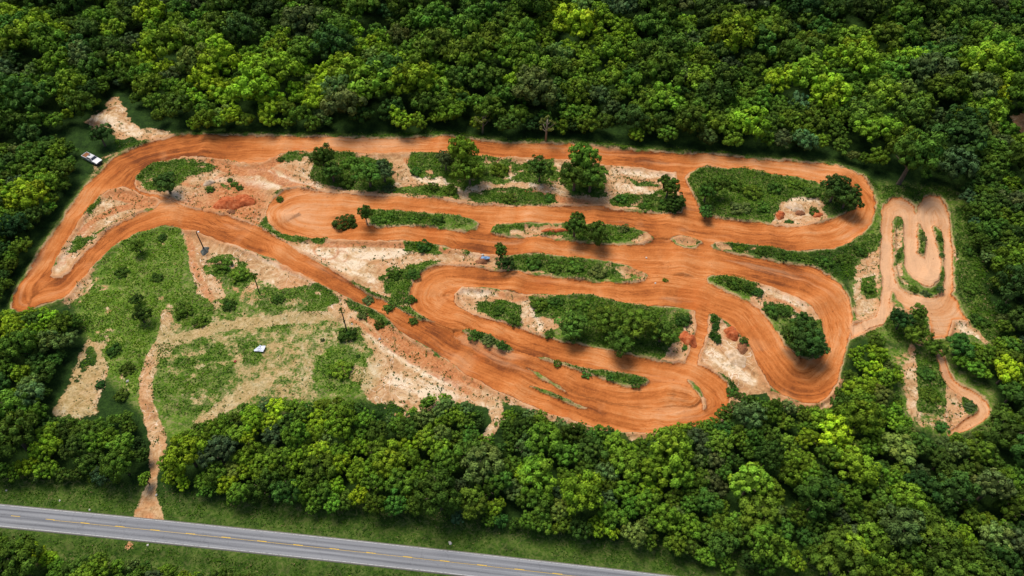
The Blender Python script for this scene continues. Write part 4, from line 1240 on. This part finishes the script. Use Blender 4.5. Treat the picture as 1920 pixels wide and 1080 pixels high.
BUSHLIST = [
    (648, 415, 21, .14, 'round grey-green bush standing alone inside the left oval hairpin'),
    (1170, 428, 11, .22, 'round dark emerald bush on the right of the strip between straights'),
    (1246, 528, 6, .45, 'tiny green bush alone on the orange crossover'),
    (652, 627, 16, .25, 'flat dark bush around the foot of the leaning pole'),
    (522, 560, 12, .30, 'dark bush below the vine covered pole'), (430, 570, 14, .28, 'small dark bush in the upper meadow'),
    (1400, 540, 14, .28, 'dark bush at the right end of the wedge island'), (1375, 532, 15, .36, 'fresh bush in the middle of the wedge island'), (1345, 525, 9, .40, 'small bush at the left end of the wedge island'), (1420, 548, 11, .22, 'blackish bush at the tip of the wedge island'),
    (1445, 580, 16, .25, 'dark bush on the sand inside the big right bend'), (1470, 585, 12, .2, 'greyish bush right of the dark bush inside the big right bend'),
    (1340, 612, 9, .22, 'narrow dark bush right of the clay spur'), (1345, 640, 7, .22, 'small dark bush low beside the clay spur'), (1392, 642, 10, .22, 'dark bush beside the red clay pit'),
    (890, 630, 13, .28, 'left bush of the short dark strip'), (915, 638, 14, .30, 'middle bush of the short dark strip'), (942, 650, 12, .26, 'right bush of the short dark strip'),
    (1045, 682, 9, .34, 'leftmost bush on the thin lower strip'), (1100, 700, 11, .30, 'second bush on the thin lower strip'), (1145, 708, 10, .30, 'third bush on the thin lower strip'), (1190, 716, 13, .28, 'rightmost dark bush on the thin lower strip'),
    (795, 462, 16, .30, 'dark bush on the sand under the left end of the third straight'), (775, 515, 14, .28, 'dark bush at the outer edge of the centre hairpin'), (740, 510, 16, .34, 'green bush on the pale sand left of the centre hairpin'),
    (1000, 492, 18, .34, 'leftmost bush on the long strip right of the blue tarp'), (1040, 498, 18, .30, 'second bush on the long strip right of the blue tarp'), (1080, 502, 18, .34, 'third bush on the long strip right of the blue tarp'), (1120, 508, 17, .38, 'rightmost bush on the long strip right of the blue tarp'),
    (730, 410, 15, .40, 'leftmost bush on the long island between the straights'), (775, 412, 15, .36, 'second bush on the long island between the straights'), (820, 414, 14, .34, 'third bush on the long island between the straights'), (705, 414, 12, .30, 'dark low bush by the spindly tree'),
    (810, 350, 15, .32, 'dark bush above the second straight at left'), (845, 355, 15, .40, 'green bush above the second straight below the tall tree'), (780, 320, 13, .40, 'bush on the sand between island and tall tree'),
    (660, 305, 18, .42, 'fresh bush at the top of the island under the top straight'), (650, 340, 20, .36, 'bush at the foot of the island under the top straight'), (730, 352, 14, .34, 'bush at the lower right of the island under the top straight'),
    (900, 320, 16, .48, 'fresh bush right of the tall tree'), (935, 318, 18, .50, 'fresh bush on the grass left of the dark upright tree'), (955, 372, 14, .30, 'palm like bush on the clay bank'), (1030, 372, 11, .34, 'pale bush beside the clay bank'),
    (1165, 372, 14, .34, 'bush on the bank right of the big tree'), (1210, 385, 14, .34, 'bush above the second straight at right'), (1250, 385, 18, .30, 'dark bush under the upright tree'),
    (1375, 345, 16, .34, 'upper bush in the middle of the top right island'), (1410, 360, 20, .42, 'big fresh bush in the middle of the top right island'), (1385, 390, 18, .38, 'lower bush in the middle of the top right island'), (1450, 350, 18, .36, 'upper right bush of the top right island'), (1490, 345, 14, .36, 'bush along the upper edge of the top right island'), (1430, 390, 14, .36, 'bush left of the sand patch on the top right island'),
    (1525, 395, 12, .28, 'dark bush on the sand patch of the top right island'), (1480, 416, 8, .34, 'small bush at the foot of the sand patch'), (1520, 360, 16, .22, 'dark bush left of the blackish trees'),
    (1430, 474, 14, .30, 'leftmost bush under the long right bend'), (1470, 482, 13, .36, 'second bush under the long right bend'), (1510, 486, 14, .28, 'third bush under the long right bend'), (1545, 490, 15, .30, 'fourth bush under the long right bend'), (1580, 485, 15, .32, 'fifth bush under the long right bend'), (1610, 470, 13, .36, 'bush in the gap between the bend and the small loop'),
    (1385, 468, 10, .40, 'dry bush at the left of the strip under the bend'), (1625, 540, 13, .38, 'bush on the pale ground left of the small loop'),
    (1728, 450, 8, .30, 'narrow bush inside the small loop middle slot'), (1758, 450, 8, .26, 'upper bush inside the small loop right slot'), (1764, 480, 6, .26, 'lower bush inside the small loop right slot'), (1760, 545, 8, .24, 'bush at the lower right inside the small loop'), (1712, 545, 9, .24, 'bush at the lower left inside the small loop'), (1733, 552, 9, .18, 'grey bush at the bottom inside the small loop'), (1685, 480, 8, .26, 'bush inside the small loop left slot'),
    (935, 580, 14, .34, 'bush on the island inside the centre hairpin'), (965, 600, 13, .30, 'lower bush on the island inside the centre hairpin'), (1010, 570, 16, .34, 'bush at the left end of the wide lower island'), (1040, 565, 16, .34, 'second bush at the top of the wide lower island'), (1090, 572, 17, .36, 'third bush at the top of the wide lower island'),
    (1280, 600, 15, .26, 'dark bush left of the clay spur'), (1285, 652, 8, .30, 'bush on the sand beside the red mound'), (1030, 625, 12, .32, 'bush on the pale gully edge'),
    (1372, 735, 12, .32, 'bush at the pale wedge beside the hairpin'),
    (440, 345, 8, .35, 'small bush on the sand beside the red mound'), (395, 355, 8, .3, 'small dark bush on the sand left of the red mound'), (432, 338, 6, .3, 'tiny dark bush on the west sand'), (527, 298, 8, .3, 'small dark bush under the top straight at left'), (450, 352, 8, .36, 'green bush just above the red mound'),
    (525, 372, 8, .24, 'dark bush on the rim of the left oval hairpin'), (690, 560, 12, .28, 'upper bush in the strip above the diagonal lane'), (730, 580, 12, .26, 'middle bush in the strip above the diagonal lane'), (775, 600, 10, .26, 'lower bush in the strip above the diagonal lane'), (770, 560, 11, .28, 'bush at the left of the centre hairpin'),
    (680, 590, 12, .32, 'upper bush below the diagonal lane'), (712, 608, 11, .28, 'lower bush below the diagonal lane'),
    (640, 690, 22, .52, 'fresh bush patch in the right of the meadow'), (672, 668, 5, .14, 'tiny black bush in the meadow'), (605, 638, 5, .14, 'tiny black bush left of the leaning pole'),
    (420, 495, 20, .42, 'upper bush below the lamp pole'), (450, 515, 18, .46, 'lower bush below the lamp pole'), (345, 580, 18, .42, 'bush beside the dirt drive'), (375, 600, 16, .42, 'bush right of the dirt drive'),
    (230, 510, 14, .36, 'upper bush on the grassy slope'), (295, 520, 12, .32, 'dark bush right on the grassy slope'), (215, 655, 14, .3, 'bush right of the bare brown patch'), (240, 690, 15, .26, 'dark bush left of the dirt drive'), (230, 740, 16, .28, 'low bush left of the dirt drive'), (190, 720, 12, .3, 'bush at the lower side of the bare brown patch'), (305, 445, 10, .2, 'dark bush at the top of the grassy slope'),
    (1835, 600, 16, .3, 'upper bush right of the small loop'), (1820, 540, 16, .28, 'middle bush right of the small loop'), (1815, 470, 15, .24, 'bush at the forest edge right of the small loop'), (1735, 700, 16, .3, 'upper bush left of the clay footpath'), (1740, 740, 17, .3, 'lower bush left of the clay footpath'), (1818, 762, 12, .28, 'bush inside the clay footpath bend'), (1765, 800, 14, .32, 'bush at the end of the clay footpath'),
]
for a in BUSHLIST: bush(*a)


# ---- low growth nobody could count: leaves and blades over the green patches
def scatter(name, label, region, n, rs, hmax, size, keep):
    lo, hi = region
    u = rs.rand(n, 2) * (np.array(hi) - lo) + lo
    px, py = photo(u[:, 0], u[:, 1])
    w, tone, hh = keep(u[:, 0], u[:, 1], px, py)
    k = rs.rand(n) < w
    u, tone, hh = u[k], tone[k], hh[k]
    n = len(u)
    clump = fbm(u[:, 0] / 1.7, u[:, 1] / 1.7, 51, 3)
    z = zarr(u[:, 0], u[:, 1]) + hh * hmax * np.clip(clump * 2.2 - .55, .02, 1.2) * (.35 + .65 * rs.rand(n))
    c = np.stack([u[:, 0], u[:, 1], z], -1)
    nr = np.tile(np.array([0, 0, 1.0]), (n, 1))
    v = leaf_quads(c, nr, size * (.6 + .8 * rs.rand(n)), rs, .75)
    b = np.clip(tone + (clump - .5) * .7 + rs.normal(0, .08, n), 0, 1)
    dark = np.array([.018, .046, .006]); mid = np.array([.055, .130, .008]); hi_ = np.array([.130, .225, .012])
    t = np.where(b[:, None] < .5, dark + (mid - dark) * (b[:, None] * 2), mid + (hi_ - mid) * (b[:, None] * 2 - 1))
    dryk = rs.rand(n) < .02 + .22 * sstep(.52, .72, fbm(u[:, 0] / 2.8, u[:, 1] / 2.0, 57, 3))
    t[dryk] = np.array([.22, .19, .075]) * (.7 + .6 * rs.rand(int(dryk.sum()), 1))
    me = npmesh(name, v, np.arange(len(v)).reshape(-1, 4), M_GRASS)
    cattr(me, 'tint', np.repeat(np.concatenate([t, np.ones((n, 1))], 1), 4, 0))
    o = link(bpy.data.objects.new(name, me))
    return tag(o, label, 'ground cover', kind='stuff')


def gridval(A, x, y):
    i = np.clip(np.searchsorted(GX, x) - 1, 0, len(GX) - 2); j = np.clip(np.searchsorted(GY, y) - 1, 0, len(GY) - 2)
    u = (x - GX[i]) / (GX[i + 1] - GX[i]); v = (y - GY[j]) / (GY[j + 1] - GY[j])
    return (A[j, i] * (1 - u) + A[j, i + 1] * u) * (1 - v) + (A[j + 1, i] * (1 - u) + A[j + 1, i + 1] * u) * v


def keep_green(x, y, px, py):
    g, t, h, tr = (gridval(A, x, y) for A in (GR, GT, GH, TR))
    jit = fbm(x / 2.3, y / 2.3, 61, 2)
    w = np.where(tr < -1.0, g * sstep(.25, .5, jit + g * .25) * np.where(h < .42, .7, .85), 0)
    t = t + .9 * (fbm(x / 4.5, y / 3.2, 63, 3) - .5) + .06
    return w, t, h


scatter('scrub', 'low leafy scrub and weeds covering the islands between the dirt lanes', ((-215, 92), (215, 256)), 900000, np.random.RandomState(9), 1.0, .26, keep_green)


def keep_weed(x, y, px, py):
    sa, tr, g, md = (gridval(A, x, y) for A in (SA, TR, GR, MEAD))
    n = fbm(x / .8, y / .8, 81, 2); b = fbm(x / 7, y / 7, 83, 3)
    w = np.where((tr < -2.5) & (sa > .3), sstep(.60, .70, n) * sstep(.36, .56, b) * (1 - .6 * md), 0)
    return w, np.full(x.shape, .30), np.full(x.shape, .42)


scatter('weeds', 'small dark weeds dotted over the bare sand and meadow', ((-190, 95), (200, 245)), 420000, np.random.RandomState(12), 1.0, .24, keep_weed)


def keep_verge(x, y, px, py):
    d = np.abs(y - road_y(x)) - ROADW / 2
    w = sstep(.6, 1.4, d) * sstep(11, 7, d) * sstep(.3, .6, fbm(x / 3, y / 3, 71, 2))
    w = np.where(gridval(PA, x, y) > -2, 0, w)
    return w * .8, .16 + .4 * fbm(x / 6, y / 6, 72, 2), np.full(x.shape, .35)


scatter('verge_grass', 'rough green grass along both sides of the paved road', ((-190, 45), (170, 100)), 150000, np.random.RandomState(10), .9, .22, keep_verge)


# ------------------------------------------------------------------ mounds, stones, scraps
def mound(name, px, py, rx, ry, h, mat, label, cat='mound', seed=0, sharp=1.0):
    c = spot(px, py)
    s = scale_at(px, py)
    rx, ry = rx / s, ry / s * 1.35
    rs = np.random.RandomState(seed + 40)
    bm = bmesh.new()
    n, mrad = 28, 9
    rings = []
    for j in range(1, mrad + 1):
        ring = []
        for i in range(n):
            a = 2 * math.pi * i / n
            rr = j / mrad
            ex = 1 + .22 * math.sin(2 * a + seed) + .12 * math.sin(5 * a + seed * 2)
            x = math.cos(a) * rx * rr * ex; y = math.sin(a) * ry * rr * ex
            nz = float(fbm(np.array([x * .9 + seed * 3.1]), np.array([y * .9]), seed, 3)[0])
            zz = h * ((1 - rr ** 2) ** sharp) * (.55 + .9 * nz)
            z = zat(c.x + x, c.y + y) - c.z + zz - (.12 if j == mrad else 0) + .03
            ring.append(bm.verts.new((x, y, z)))
        rings.append(ring)
    top = bm.verts.new((0, 0, h * .95))
    for i in range(n):
        bm.faces.new((top, rings[0][i], rings[0][(i + 1) % n]))
        for j in range(mrad - 1):
            bm.faces.new((rings[j][i], rings[j + 1][i], rings[j + 1][(i + 1) % n], rings[j][(i + 1) % n]))
    o = bm_obj(name, bm, mat, None, True)
    o.location = c
    return tag(o, label, cat)


mound('clay_mound', 440, 380, 33, 17, 1.8, M_CLAY, 'large red clay heap on the pale sand in the west infield', seed=1)
mound('clay_mound', 434, 399, 7, 7, 1.0, M_RUST, 'dark reddish brown heap at the foot of the large red clay heap', seed=2)
mound('clay_mound', 1290, 637, 15, 14, 1.3, M_CLAY, 'red clay heap left of the clay spur', seed=3)
mound('clay_mound', 1371, 628, 14, 10, 1.3, M_CLAY, 'red clay heap right of the clay spur on pale sand', seed=4)
mound('clay_mound', 1391, 655, 12, 8, .9, M_RUST, 'dark brown earth heap below the right red heap', seed=5)
mound('clay_mound', 1463, 404, 9, 8, 1.1, M_CLAY, 'small red clay heap on the left of the island sand patch', seed=6)
mound('clay_mound', 1533, 403, 9, 6, .9, M_CLAY, 'small orange clay heap on the right of the island sand patch', seed=7)
mound('clay_mound', 1500, 400, 8, 6, 1.0, M_RUST, 'brown earth heap between the two small clay heaps', seed=8)
mound('sand_mound', 1490, 388, 16, 12, 1.2, M_SANDHEAP, 'pale sand heap on the top right island', seed=9)
mound('sand_mound', 1380, 672, 20, 14, .8, M_SANDHEAP, 'pale sand heap in the wedge between spur and bend', seed=10)
mound('gravel_mound', 384, 470, 9, 7, .9, M_GRAVEL, 'dark gravel heap around the foot of the lamp pole', seed=11)
mound('earth_mound', 904, 490, 14, 7, 1.1, M_RUST, 'brown earth heap under the blue tarp', seed=12)
mound('clay_mound', 392, 343, 10, 7, 1.0, M_SANDHEAP, 'peach coloured sand heap on the west infield', seed=13)
mound('clay_mound', 1040, 432, 22, 5, .9, M_CLAY, 'long reddish bank on the strip between two straights', seed=14)


def sheet(name, px, py, pts, mat, label, cat, dz=.12, seed=0, crumple=.2, w=1.0):
    """a thin bent sheet; pts in photo px round its outline"""
    c = spot(px, py)
    s = scale_at(px, py)
    rs = np.random.RandomState(seed)
    bm = bmesh.new()
    out = [Vector(((x - px) / s, -(y - py) / s * 1.3, 0)) for x, y in pts]
    n = len(out)
    rings = []
    for f in (.35, .7, 1.0):
        rings.append([bm.verts.new((v.x * f, v.y * f, dz + rs.normal(0, crumple) * (.6 + .4 * f))) for v in out])
    top = bm.verts.new((0, 0, dz + crumple))
    for i in range(n):
        bm.faces.new((top, rings[0][(i + 1) % n], rings[0][i])[::-1])
        for a, b in zip(rings, rings[1:]):
            bm.faces.new((a[i], b[i], b[(i + 1) % n], a[(i + 1) % n]))
    bmesh.ops.recalc_face_normals(bm, faces=bm.faces[:])
    bmesh.ops.solidify(bm, geom=bm.faces[:], thickness=.03)
    o = bm_obj(name, bm, mat)
    o.location = c
    return tag(o, label, cat)


sheet('metal_sheet', 490, 656, [(478, 658), (482, 655), (487, 652), (487, 650), (490, 651), (498, 651), (498, 656), (496, 662), (488, 661), (479, 661)], M_SHEET, 'crumpled white metal sheet lying on the meadow grass', 'metal sheet', .55, 3, .12)
sheet('blue_tarp', 909, 487, [(901, 489), (903, 485), (908, 484), (914, 485), (919, 486), (918, 489), (910, 490)], M_TARP, 'blue and white tarp over an earth heap beside a dark tree', 'tarp', 1.1, 4, .12)
sheet('plastic_scrap', 742, 233, [(737, 234), (740, 231), (742, 228), (745, 230), (750, 229), (749, 234), (746, 238), (741, 236)], M_RAG, 'torn white plastic scrap at the forest edge above the top straight', 'scrap', .9, 5, .2)
sheet('metal_scrap', 441, 679, [(439, 681), (440, 677), (444, 677), (443, 681)], noisy('red_scrap', [(.3, (.18, .02, .02)), (.7, (.35, .06, .05))], 3), 'small red scrap lying in the meadow', 'scrap', .2, 6, .05)


def rock(px, py, r, seed):
    bm = bmesh.new()
    bmesh.ops.create_icosphere(bm, subdivisions=2, radius=r)
    rs = np.random.RandomState(seed)
    ph = rs.rand(3) * 6
    for v in bm.verts:
        k = 1 + .22 * math.sin(v.co.x * 3 / r + ph[0]) * math.cos(v.co.y * 2.5 / r + ph[1]) + .12 * math.sin(v.co.z * 5 / r + ph[2])
        v.co *= k; v.co.z *= .65
    o = bm_obj('rock', bm, M_ROCK)
    o.location = spot(px, py, r * .3)
    return o


ROCKS = [(168, 956, .30, 'pale stone on the grass verge nearest the dirt drive mouth'), (111, 938, .26, 'pale stone on the verge left of the drive'), (10, 918, .26, 'pale stone on the verge at the far left'), (844, 1018, .42, 'large pale stone on the verge above the road'),
         (277, 1022, .28, 'pale stone just below the road by the drive'), (293, 928, .3, 'pale stone at the right lip of the dirt drive'), (1212, 483, .3, 'pale stone beside the third straight'), (240, 716, .4, 'pale stone left of the dirt drive bend'), (1228, 534, .28, 'pale stone on the orange crossover'),
         (660, 608, .3, 'pale stone beside the leaning pole'), (905, 480, .42, 'white stone at the end of the blue tarp'), (712, 636, .45, 'pale stone on the sand below the diagonal lane')]
for i, (a, b, r, lb) in enumerate(ROCKS): tag(rock(a, b, r, i), lb, 'rock')


# ------------------------------------------------------------------ poles
def pole(base, top_px, name, label, cat, h, r=.22):
    c = spot(*base)
    e = empty(name, c)
    # top: the photo shows where the head stands; keep it near upright
    x, y = ground(top_px[0], top_px[1], h)
    t = Vector((float(x) - c.x, float(y) - c.y, h - c.z))
    lean = Vector((max(-1.2, min(1.2, t.x)), max(-1.2, min(1.2, t.y)), t.z))
    bm = bmesh.new()
    tube(bm, [(0, 0, -.4), tuple(lean * .5), tuple(lean)], [r, r * .85, r * .65], 10)
    bm_obj('post', bm, M_POLE, e, True)
    return tag(e, label, cat), lean


def vine(parent, at, r, b, seed):
    rs = np.random.RandomState(seed)
    cl = crown_cloud(rs, 9, 70, .16, lump=.45, core=False, low=-1)
    o = link(bpy.data.objects.new('vine', cloud_mesh('vine', cl, rs, M_LEAF)), parent)
    o.location = at; o.scale = (r * .7, r * .7, r)
    o.color = (*shade(b, rs), 1)


e, top = pole((383, 468), (367, 436), 'lamp_pole', 'dark lamp pole with pale head beside the sandy drive junction', 'lamp pole', 9.5)
bm = bmesh.new(); tube(bm, [top, top + Vector((.25, -.1, .35)), top + Vector((.75, -.3, .45))], [.12, .10, .08], 8); bm_obj('arm', bm, M_POLE, e, True)
bm = bmesh.new(); bmesh.ops.create_uvsphere(bm, u_segments=14, v_segments=8, radius=.36)
for v in bm.verts: v.co.z *= .4
bmesh.ops.translate(bm, verts=bm.verts[:], vec=top + Vector((.95, -.35, .38)))
bm_obj('lamp_head', bm, M_LAMP, e, True)
e, top = pole((487, 551), (475, 515), 'wooden_pole', 'thin wooden pole with vines hanging from its top in the upper meadow', 'pole', 9.5, .18)
vine(e, top * .95 + Vector((.3, 0, 0)), 1.5, .62, 1); vine(e, top * .85 + Vector((-.5, .3, .8)), 1.1, .6, 4)
e, top = pole((652, 626), (640, 582), 'wooden_pole', 'thin wooden pole with leafy tuft on top beside the diagonal lane', 'pole', 11.0, .2)
vine(e, top + Vector((-.3, 0, .1)), 1.0, .5, 2)


# ------------------------------------------------------------------ dead trees at the forest edge
def dead_tree(px, py, h, label, seed, leaves=.5):
    c = spot(px, py)
    e = empty('dead_tree', c)
    rs = np.random.RandomState(seed)
    bm = bmesh.new()
    tips = []
    tube(bm, [(0, 0, -.3), (.1, 0, h * .4), (.3, -.1, h * .75), (.5, .1, h)], [.45, .36, .25, .1], 8)
    for i in range(9):
        a = i * 2.4 + rs.rand(); z0 = h * (.35 + .55 * rs.rand()); L = h * (.2 + .26 * rs.rand())
        p1 = Vector((math.cos(a) * L * .5, math.sin(a) * L * .5, z0 + L * .25)); p2 = Vector((math.cos(a) * L, math.sin(a) * L, z0 + L * .7))
        tube(bm, [(.15, 0, z0), p1, p2], [.2, .15, .06], 5); tips.append(p2)
        b2 = a + .7; p3 = p1 + Vector((math.cos(b2) * L * .4, math.sin(b2) * L * .4, L * .3))
        tube(bm, [p1, p3], [.07, .02], 4); tips.append(p3)
    bm_obj('trunk', bm, M_PALEBARK, e, True)
    C, N, S, T = [], [], [], []
    for p in tips:
        m = int(60 * leaves)
        d = rs.normal(0, 1, (m, 3)); d /= np.linalg.norm(d, axis=1)[:, None]
        C.append(np.array(p) + d * .55 * rs.rand(m, 1) ** .5); N.append(d); S.append(.20 + .14 * rs.rand(m)); T.append(np.tile([1.0, 1.0, 1.0], (m, 1)) * (.7 + .5 * rs.rand(m, 1)))
    o = link(bpy.data.objects.new('foliage', cloud_mesh('foliage', (np.concatenate(C), np.concatenate(N), np.concatenate(S), np.concatenate(T)), rs, M_LEAF)), e)
    o.color = (.21, .24, .05, 1)
    tag(e, label, 'dead tree')


dead_tree(1023, 267, 9.5, 'half dead yellowing tree with pale branches above the top straight', 1, 1.0)
dead_tree(905, 250, 8.5, 'pale olive dying tree at the forest edge above the top straight', 2, 1.3)


# ------------------------------------------------------------------ pickup truck
def box(bm, x0, x1, y0, y1, z0, z1, taper=None):
    vs = []
    for z in (z0, z1):
        t = taper if (taper and z == z1) else (0, 0, 0)
        for x, y in ((x0 + t[0], y0 + t[2]), (x1 - t[1], y0 + t[2]), (x1 - t[1], y1 - t[2]), (x0 + t[0], y1 - t[2])):
            vs.append(bm.verts.new((x, y, z)))
    for f in ((3, 2, 1, 0), (4, 5, 6, 7), (0, 1, 5, 4), (1, 2, 6, 5), (2, 3, 7, 6), (3, 0, 4, 7)):
        bm.faces.new([vs[i] for i in f])


def bev(bm, w=.05, seg=2):
    bmesh.ops.bevel(bm, geom=bm.edges[:], offset=w, segments=seg, affect='EDGES', profile=.6)


def pickup():
    a = spot(161.5, 296); b = spot(189, 309)
    d = b - a
    L = d.length
    k = L / 5.9
    mid = (a + b) * .5
    e = empty('pickup_truck', (mid.x, mid.y, zat(mid.x, mid.y) + .02), math.atan2(d.y, d.x))
    e.scale = (k, k, k)
    # body: lower shell with wheel arches left out, +x is the front
    bm = bmesh.new()
    prof = [(-2.95, .55), (-2.95, 1.12), (-1.0, 1.15), (1.35, 1.15), (2.55, 1.05), (2.92, .92), (2.95, .55), (2.45, .42), (2.40, .62), (2.2, .82), (1.85, .88), (1.5, .82), (1.3, .62), (1.25, .42),
            (-1.25, .42), (-1.3, .62), (-1.5, .82), (-1.85, .88), (-2.2, .82), (-2.4, .62), (-2.45, .45)]
    L_ = [bm.verts.new((x, -.97, z)) for x, z in prof]; R_ = [bm.verts.new((x, .97, z)) for x, z in prof]
    n = len(prof)
    bm.faces.new(L_); bm.faces.new(R_[::-1])
    for i in range(n):
        j = (i + 1) % n
        bm.faces.new((L_[j], L_[i], R_[i], R_[j]))
    bmesh.ops.recalc_face_normals(bm, faces=bm.faces[:])
    bmesh.ops.triangulate(bm, faces=[f for f in bm.faces if len(f.verts) > 4])
    bm_obj('body', bm, M_WHITE, e)
    bm = bmesh.new()   # bed rails
    for y0, y1 in ((-.97, -.85), (.85, .97)): box(bm, -2.95, -.95, y0, y1, 1.151, 1.36)
    box(bm, -2.95, -2.85, -.85, .85, 1.151, 1.36); box(bm, -1.05, -.95, -.85, .85, 1.151, 1.36)
    bm_obj('bed_rail', bm, M_WHITE, e)
    bm = bmesh.new(); box(bm, -2.80, -1.1, -.80, .80, 1.153, 1.30); bmesh.ops.subdivide_edges(bm, edges=bm.edges[:], cuts=4, use_grid_fill=True)
    rs = np.random.RandomState(3)
    for v in bm.verts:
        if v.co.z > 1.25: v.co.z += rs.normal(0, .05)
    bm_obj('cargo', bm, M_RUST, e)
    bm = bmesh.new(); box(bm, -.95, 1.30, -.90, .90, 1.153, 1.74, (.16, .55, .14)); bev(bm, .05); bm_obj('cab', bm, M_WHITE, e)
    bm = bmesh.new(); box(bm, -.70, .66, -.70, .70, 1.742, 1.80, (.05, .08, .05)); bm_obj('roof', bm, M_WHITE, e)

    def pane(name, pts):
        bm = bmesh.new(); bm.faces.new([bm.verts.new(p) for p in pts]); bm_obj(name, bm, M_GLASS, e)
    pane('windscreen', [(1.255, -.74, 1.24), (1.255, .74, 1.24), (.86, .66, 1.69), (.86, -.66, 1.69)])
    pane('rear_window', [(-.92, -.66, 1.28), (-.86, -.60, 1.66), (-.86, .60, 1.66), (-.92, .66, 1.28)])
    pane('sunroof', [(-.62, -.32, 1.803), (-.18, -.32, 1.803), (-.18, .32, 1.803), (-.62, .32, 1.803)])
    for s in (-1, 1):
        pane('side_window', [(-.72, s * .90, 1.26), (.10, s * .90, 1.26), (.10, s * .815, 1.66), (-.62, s * .815, 1.66)][::s])
        pane('side_window', [(.2, s * .90, 1.26), (1.02, s * .90, 1.26), (.70, s * .815, 1.66), (.2, s * .815, 1.66)][::s])
        bm = bmesh.new(); box(bm, .92, 1.12, s * 1.08 - .11, s * 1.08 + .11, 1.2, 1.38); bev(bm, .03); bm_obj('mirror', bm, M_TRIM, e)
        bm = bmesh.new(); box(bm, 2.86, 2.965, s * .70 - .2, s * .70 + .2, .74, .92); bev(bm, .02); bm_obj('headlight', bm, M_LAMP, e)
        bm = bmesh.new(); box(bm, -2.975, -2.90, s * .86 - .09, s * .86 + .09, .72, 1.06); bev(bm, .02); bm_obj('tail_light', bm, M_TAIL, e)
        for x in (-1.85, 1.85):
            bm = bmesh.new(); bmesh.ops.create_cone(bm, cap_ends=True, segments=24, radius1=.40, radius2=.40, depth=.26)
            bmesh.ops.rotate(bm, verts=bm.verts[:], cent=(0, 0, 0), matrix=Matrix.Rotation(math.pi / 2, 3, 'X'))
            bmesh.ops.translate(bm, verts=bm.verts[:], vec=(x, s * .86, .40)); bev(bm, .03)
            w = bm_obj('wheel', bm, M_TYRE, e)
            bm = bmesh.new(); bmesh.ops.create_cone(bm, cap_ends=True, segments=20, radius1=.24, radius2=.20, depth=.06)
            bmesh.ops.rotate(bm, verts=bm.verts[:], cent=(0, 0, 0), matrix=Matrix.Rotation(-s * math.pi / 2, 3, 'X'))
            bmesh.ops.translate(bm, verts=bm.verts[:], vec=(x, s * 1.0, .40)); bm_obj('rim', bm, M_RIM, w)
    bm = bmesh.new(); box(bm, 2.955, 3.08, -.95, .95, .45, .68); bev(bm, .04); bm_obj('bumper', bm, M_TRIM, e)
    bm = bmesh.new(); box(bm, -3.06, -2.955, -.95, .95, .48, .68); bev(bm, .04); bm_obj('bumper', bm, M_TRIM, e)
    bm = bmesh.new(); box(bm, 2.9, 2.962, -.45, .45, .72, .92); bm_obj('grille', bm, M_TRIM, e)
    tag(e, 'white pickup truck with rust brown load parked at the forest edge', 'pickup truck')


pickup()

# ------------------------------------------------------------------ light, sky, camera
ELEV, AZ = rad(63), rad(-36)          # sun high beyond the far forest, a little to the left
w = bpy.data.worlds.new('World'); SC.world = w; w.use_nodes = True
sky = w.node_tree.nodes.new('ShaderNodeTexSky'); sky.sky_type = 'NISHITA'; sky.sun_disc = False
sky.sun_elevation = ELEV; sky.sun_rotation = AZ
sky.air_density = 1.0; sky.dust_density = 2.0
bg = w.node_tree.nodes['Background']; bg.inputs['Strength'].default_value = .15
w.node_tree.links.new(sky.outputs[0], bg.inputs['Color'])
sl = bpy.data.lights.new('Sun', 'SUN'); sl.energy = 4.0; sl.angle = rad(30); sl.color = (1.0, .95, .86)
so = link(bpy.data.objects.new('Sun', sl))
sd_ = Vector((math.sin(AZ) * math.cos(ELEV), math.cos(AZ) * math.cos(ELEV), math.sin(ELEV)))
so.rotation_euler = sd_.to_track_quat('Z', 'Y').to_euler()

cam = bpy.data.cameras.new('Camera'); cam.sensor_width = 36; cam.lens = F / W0 * 36; cam.clip_end = 8000; cam.clip_start = 1
co = link(bpy.data.objects.new('Camera', cam)); co.location = (0, 0, CAMH); co.rotation_euler = (math.pi / 2 - PITCH, 0, 0)
SC.camera = co
SC.view_settings.view_transform = 'Standard'; SC.view_settings.look = 'None'; SC.view_settings.exposure = 0
SC.cycles.max_bounces = 6; SC.cycles.diffuse_bounces = 3; SC.cycles.transparent_max_bounces = 8
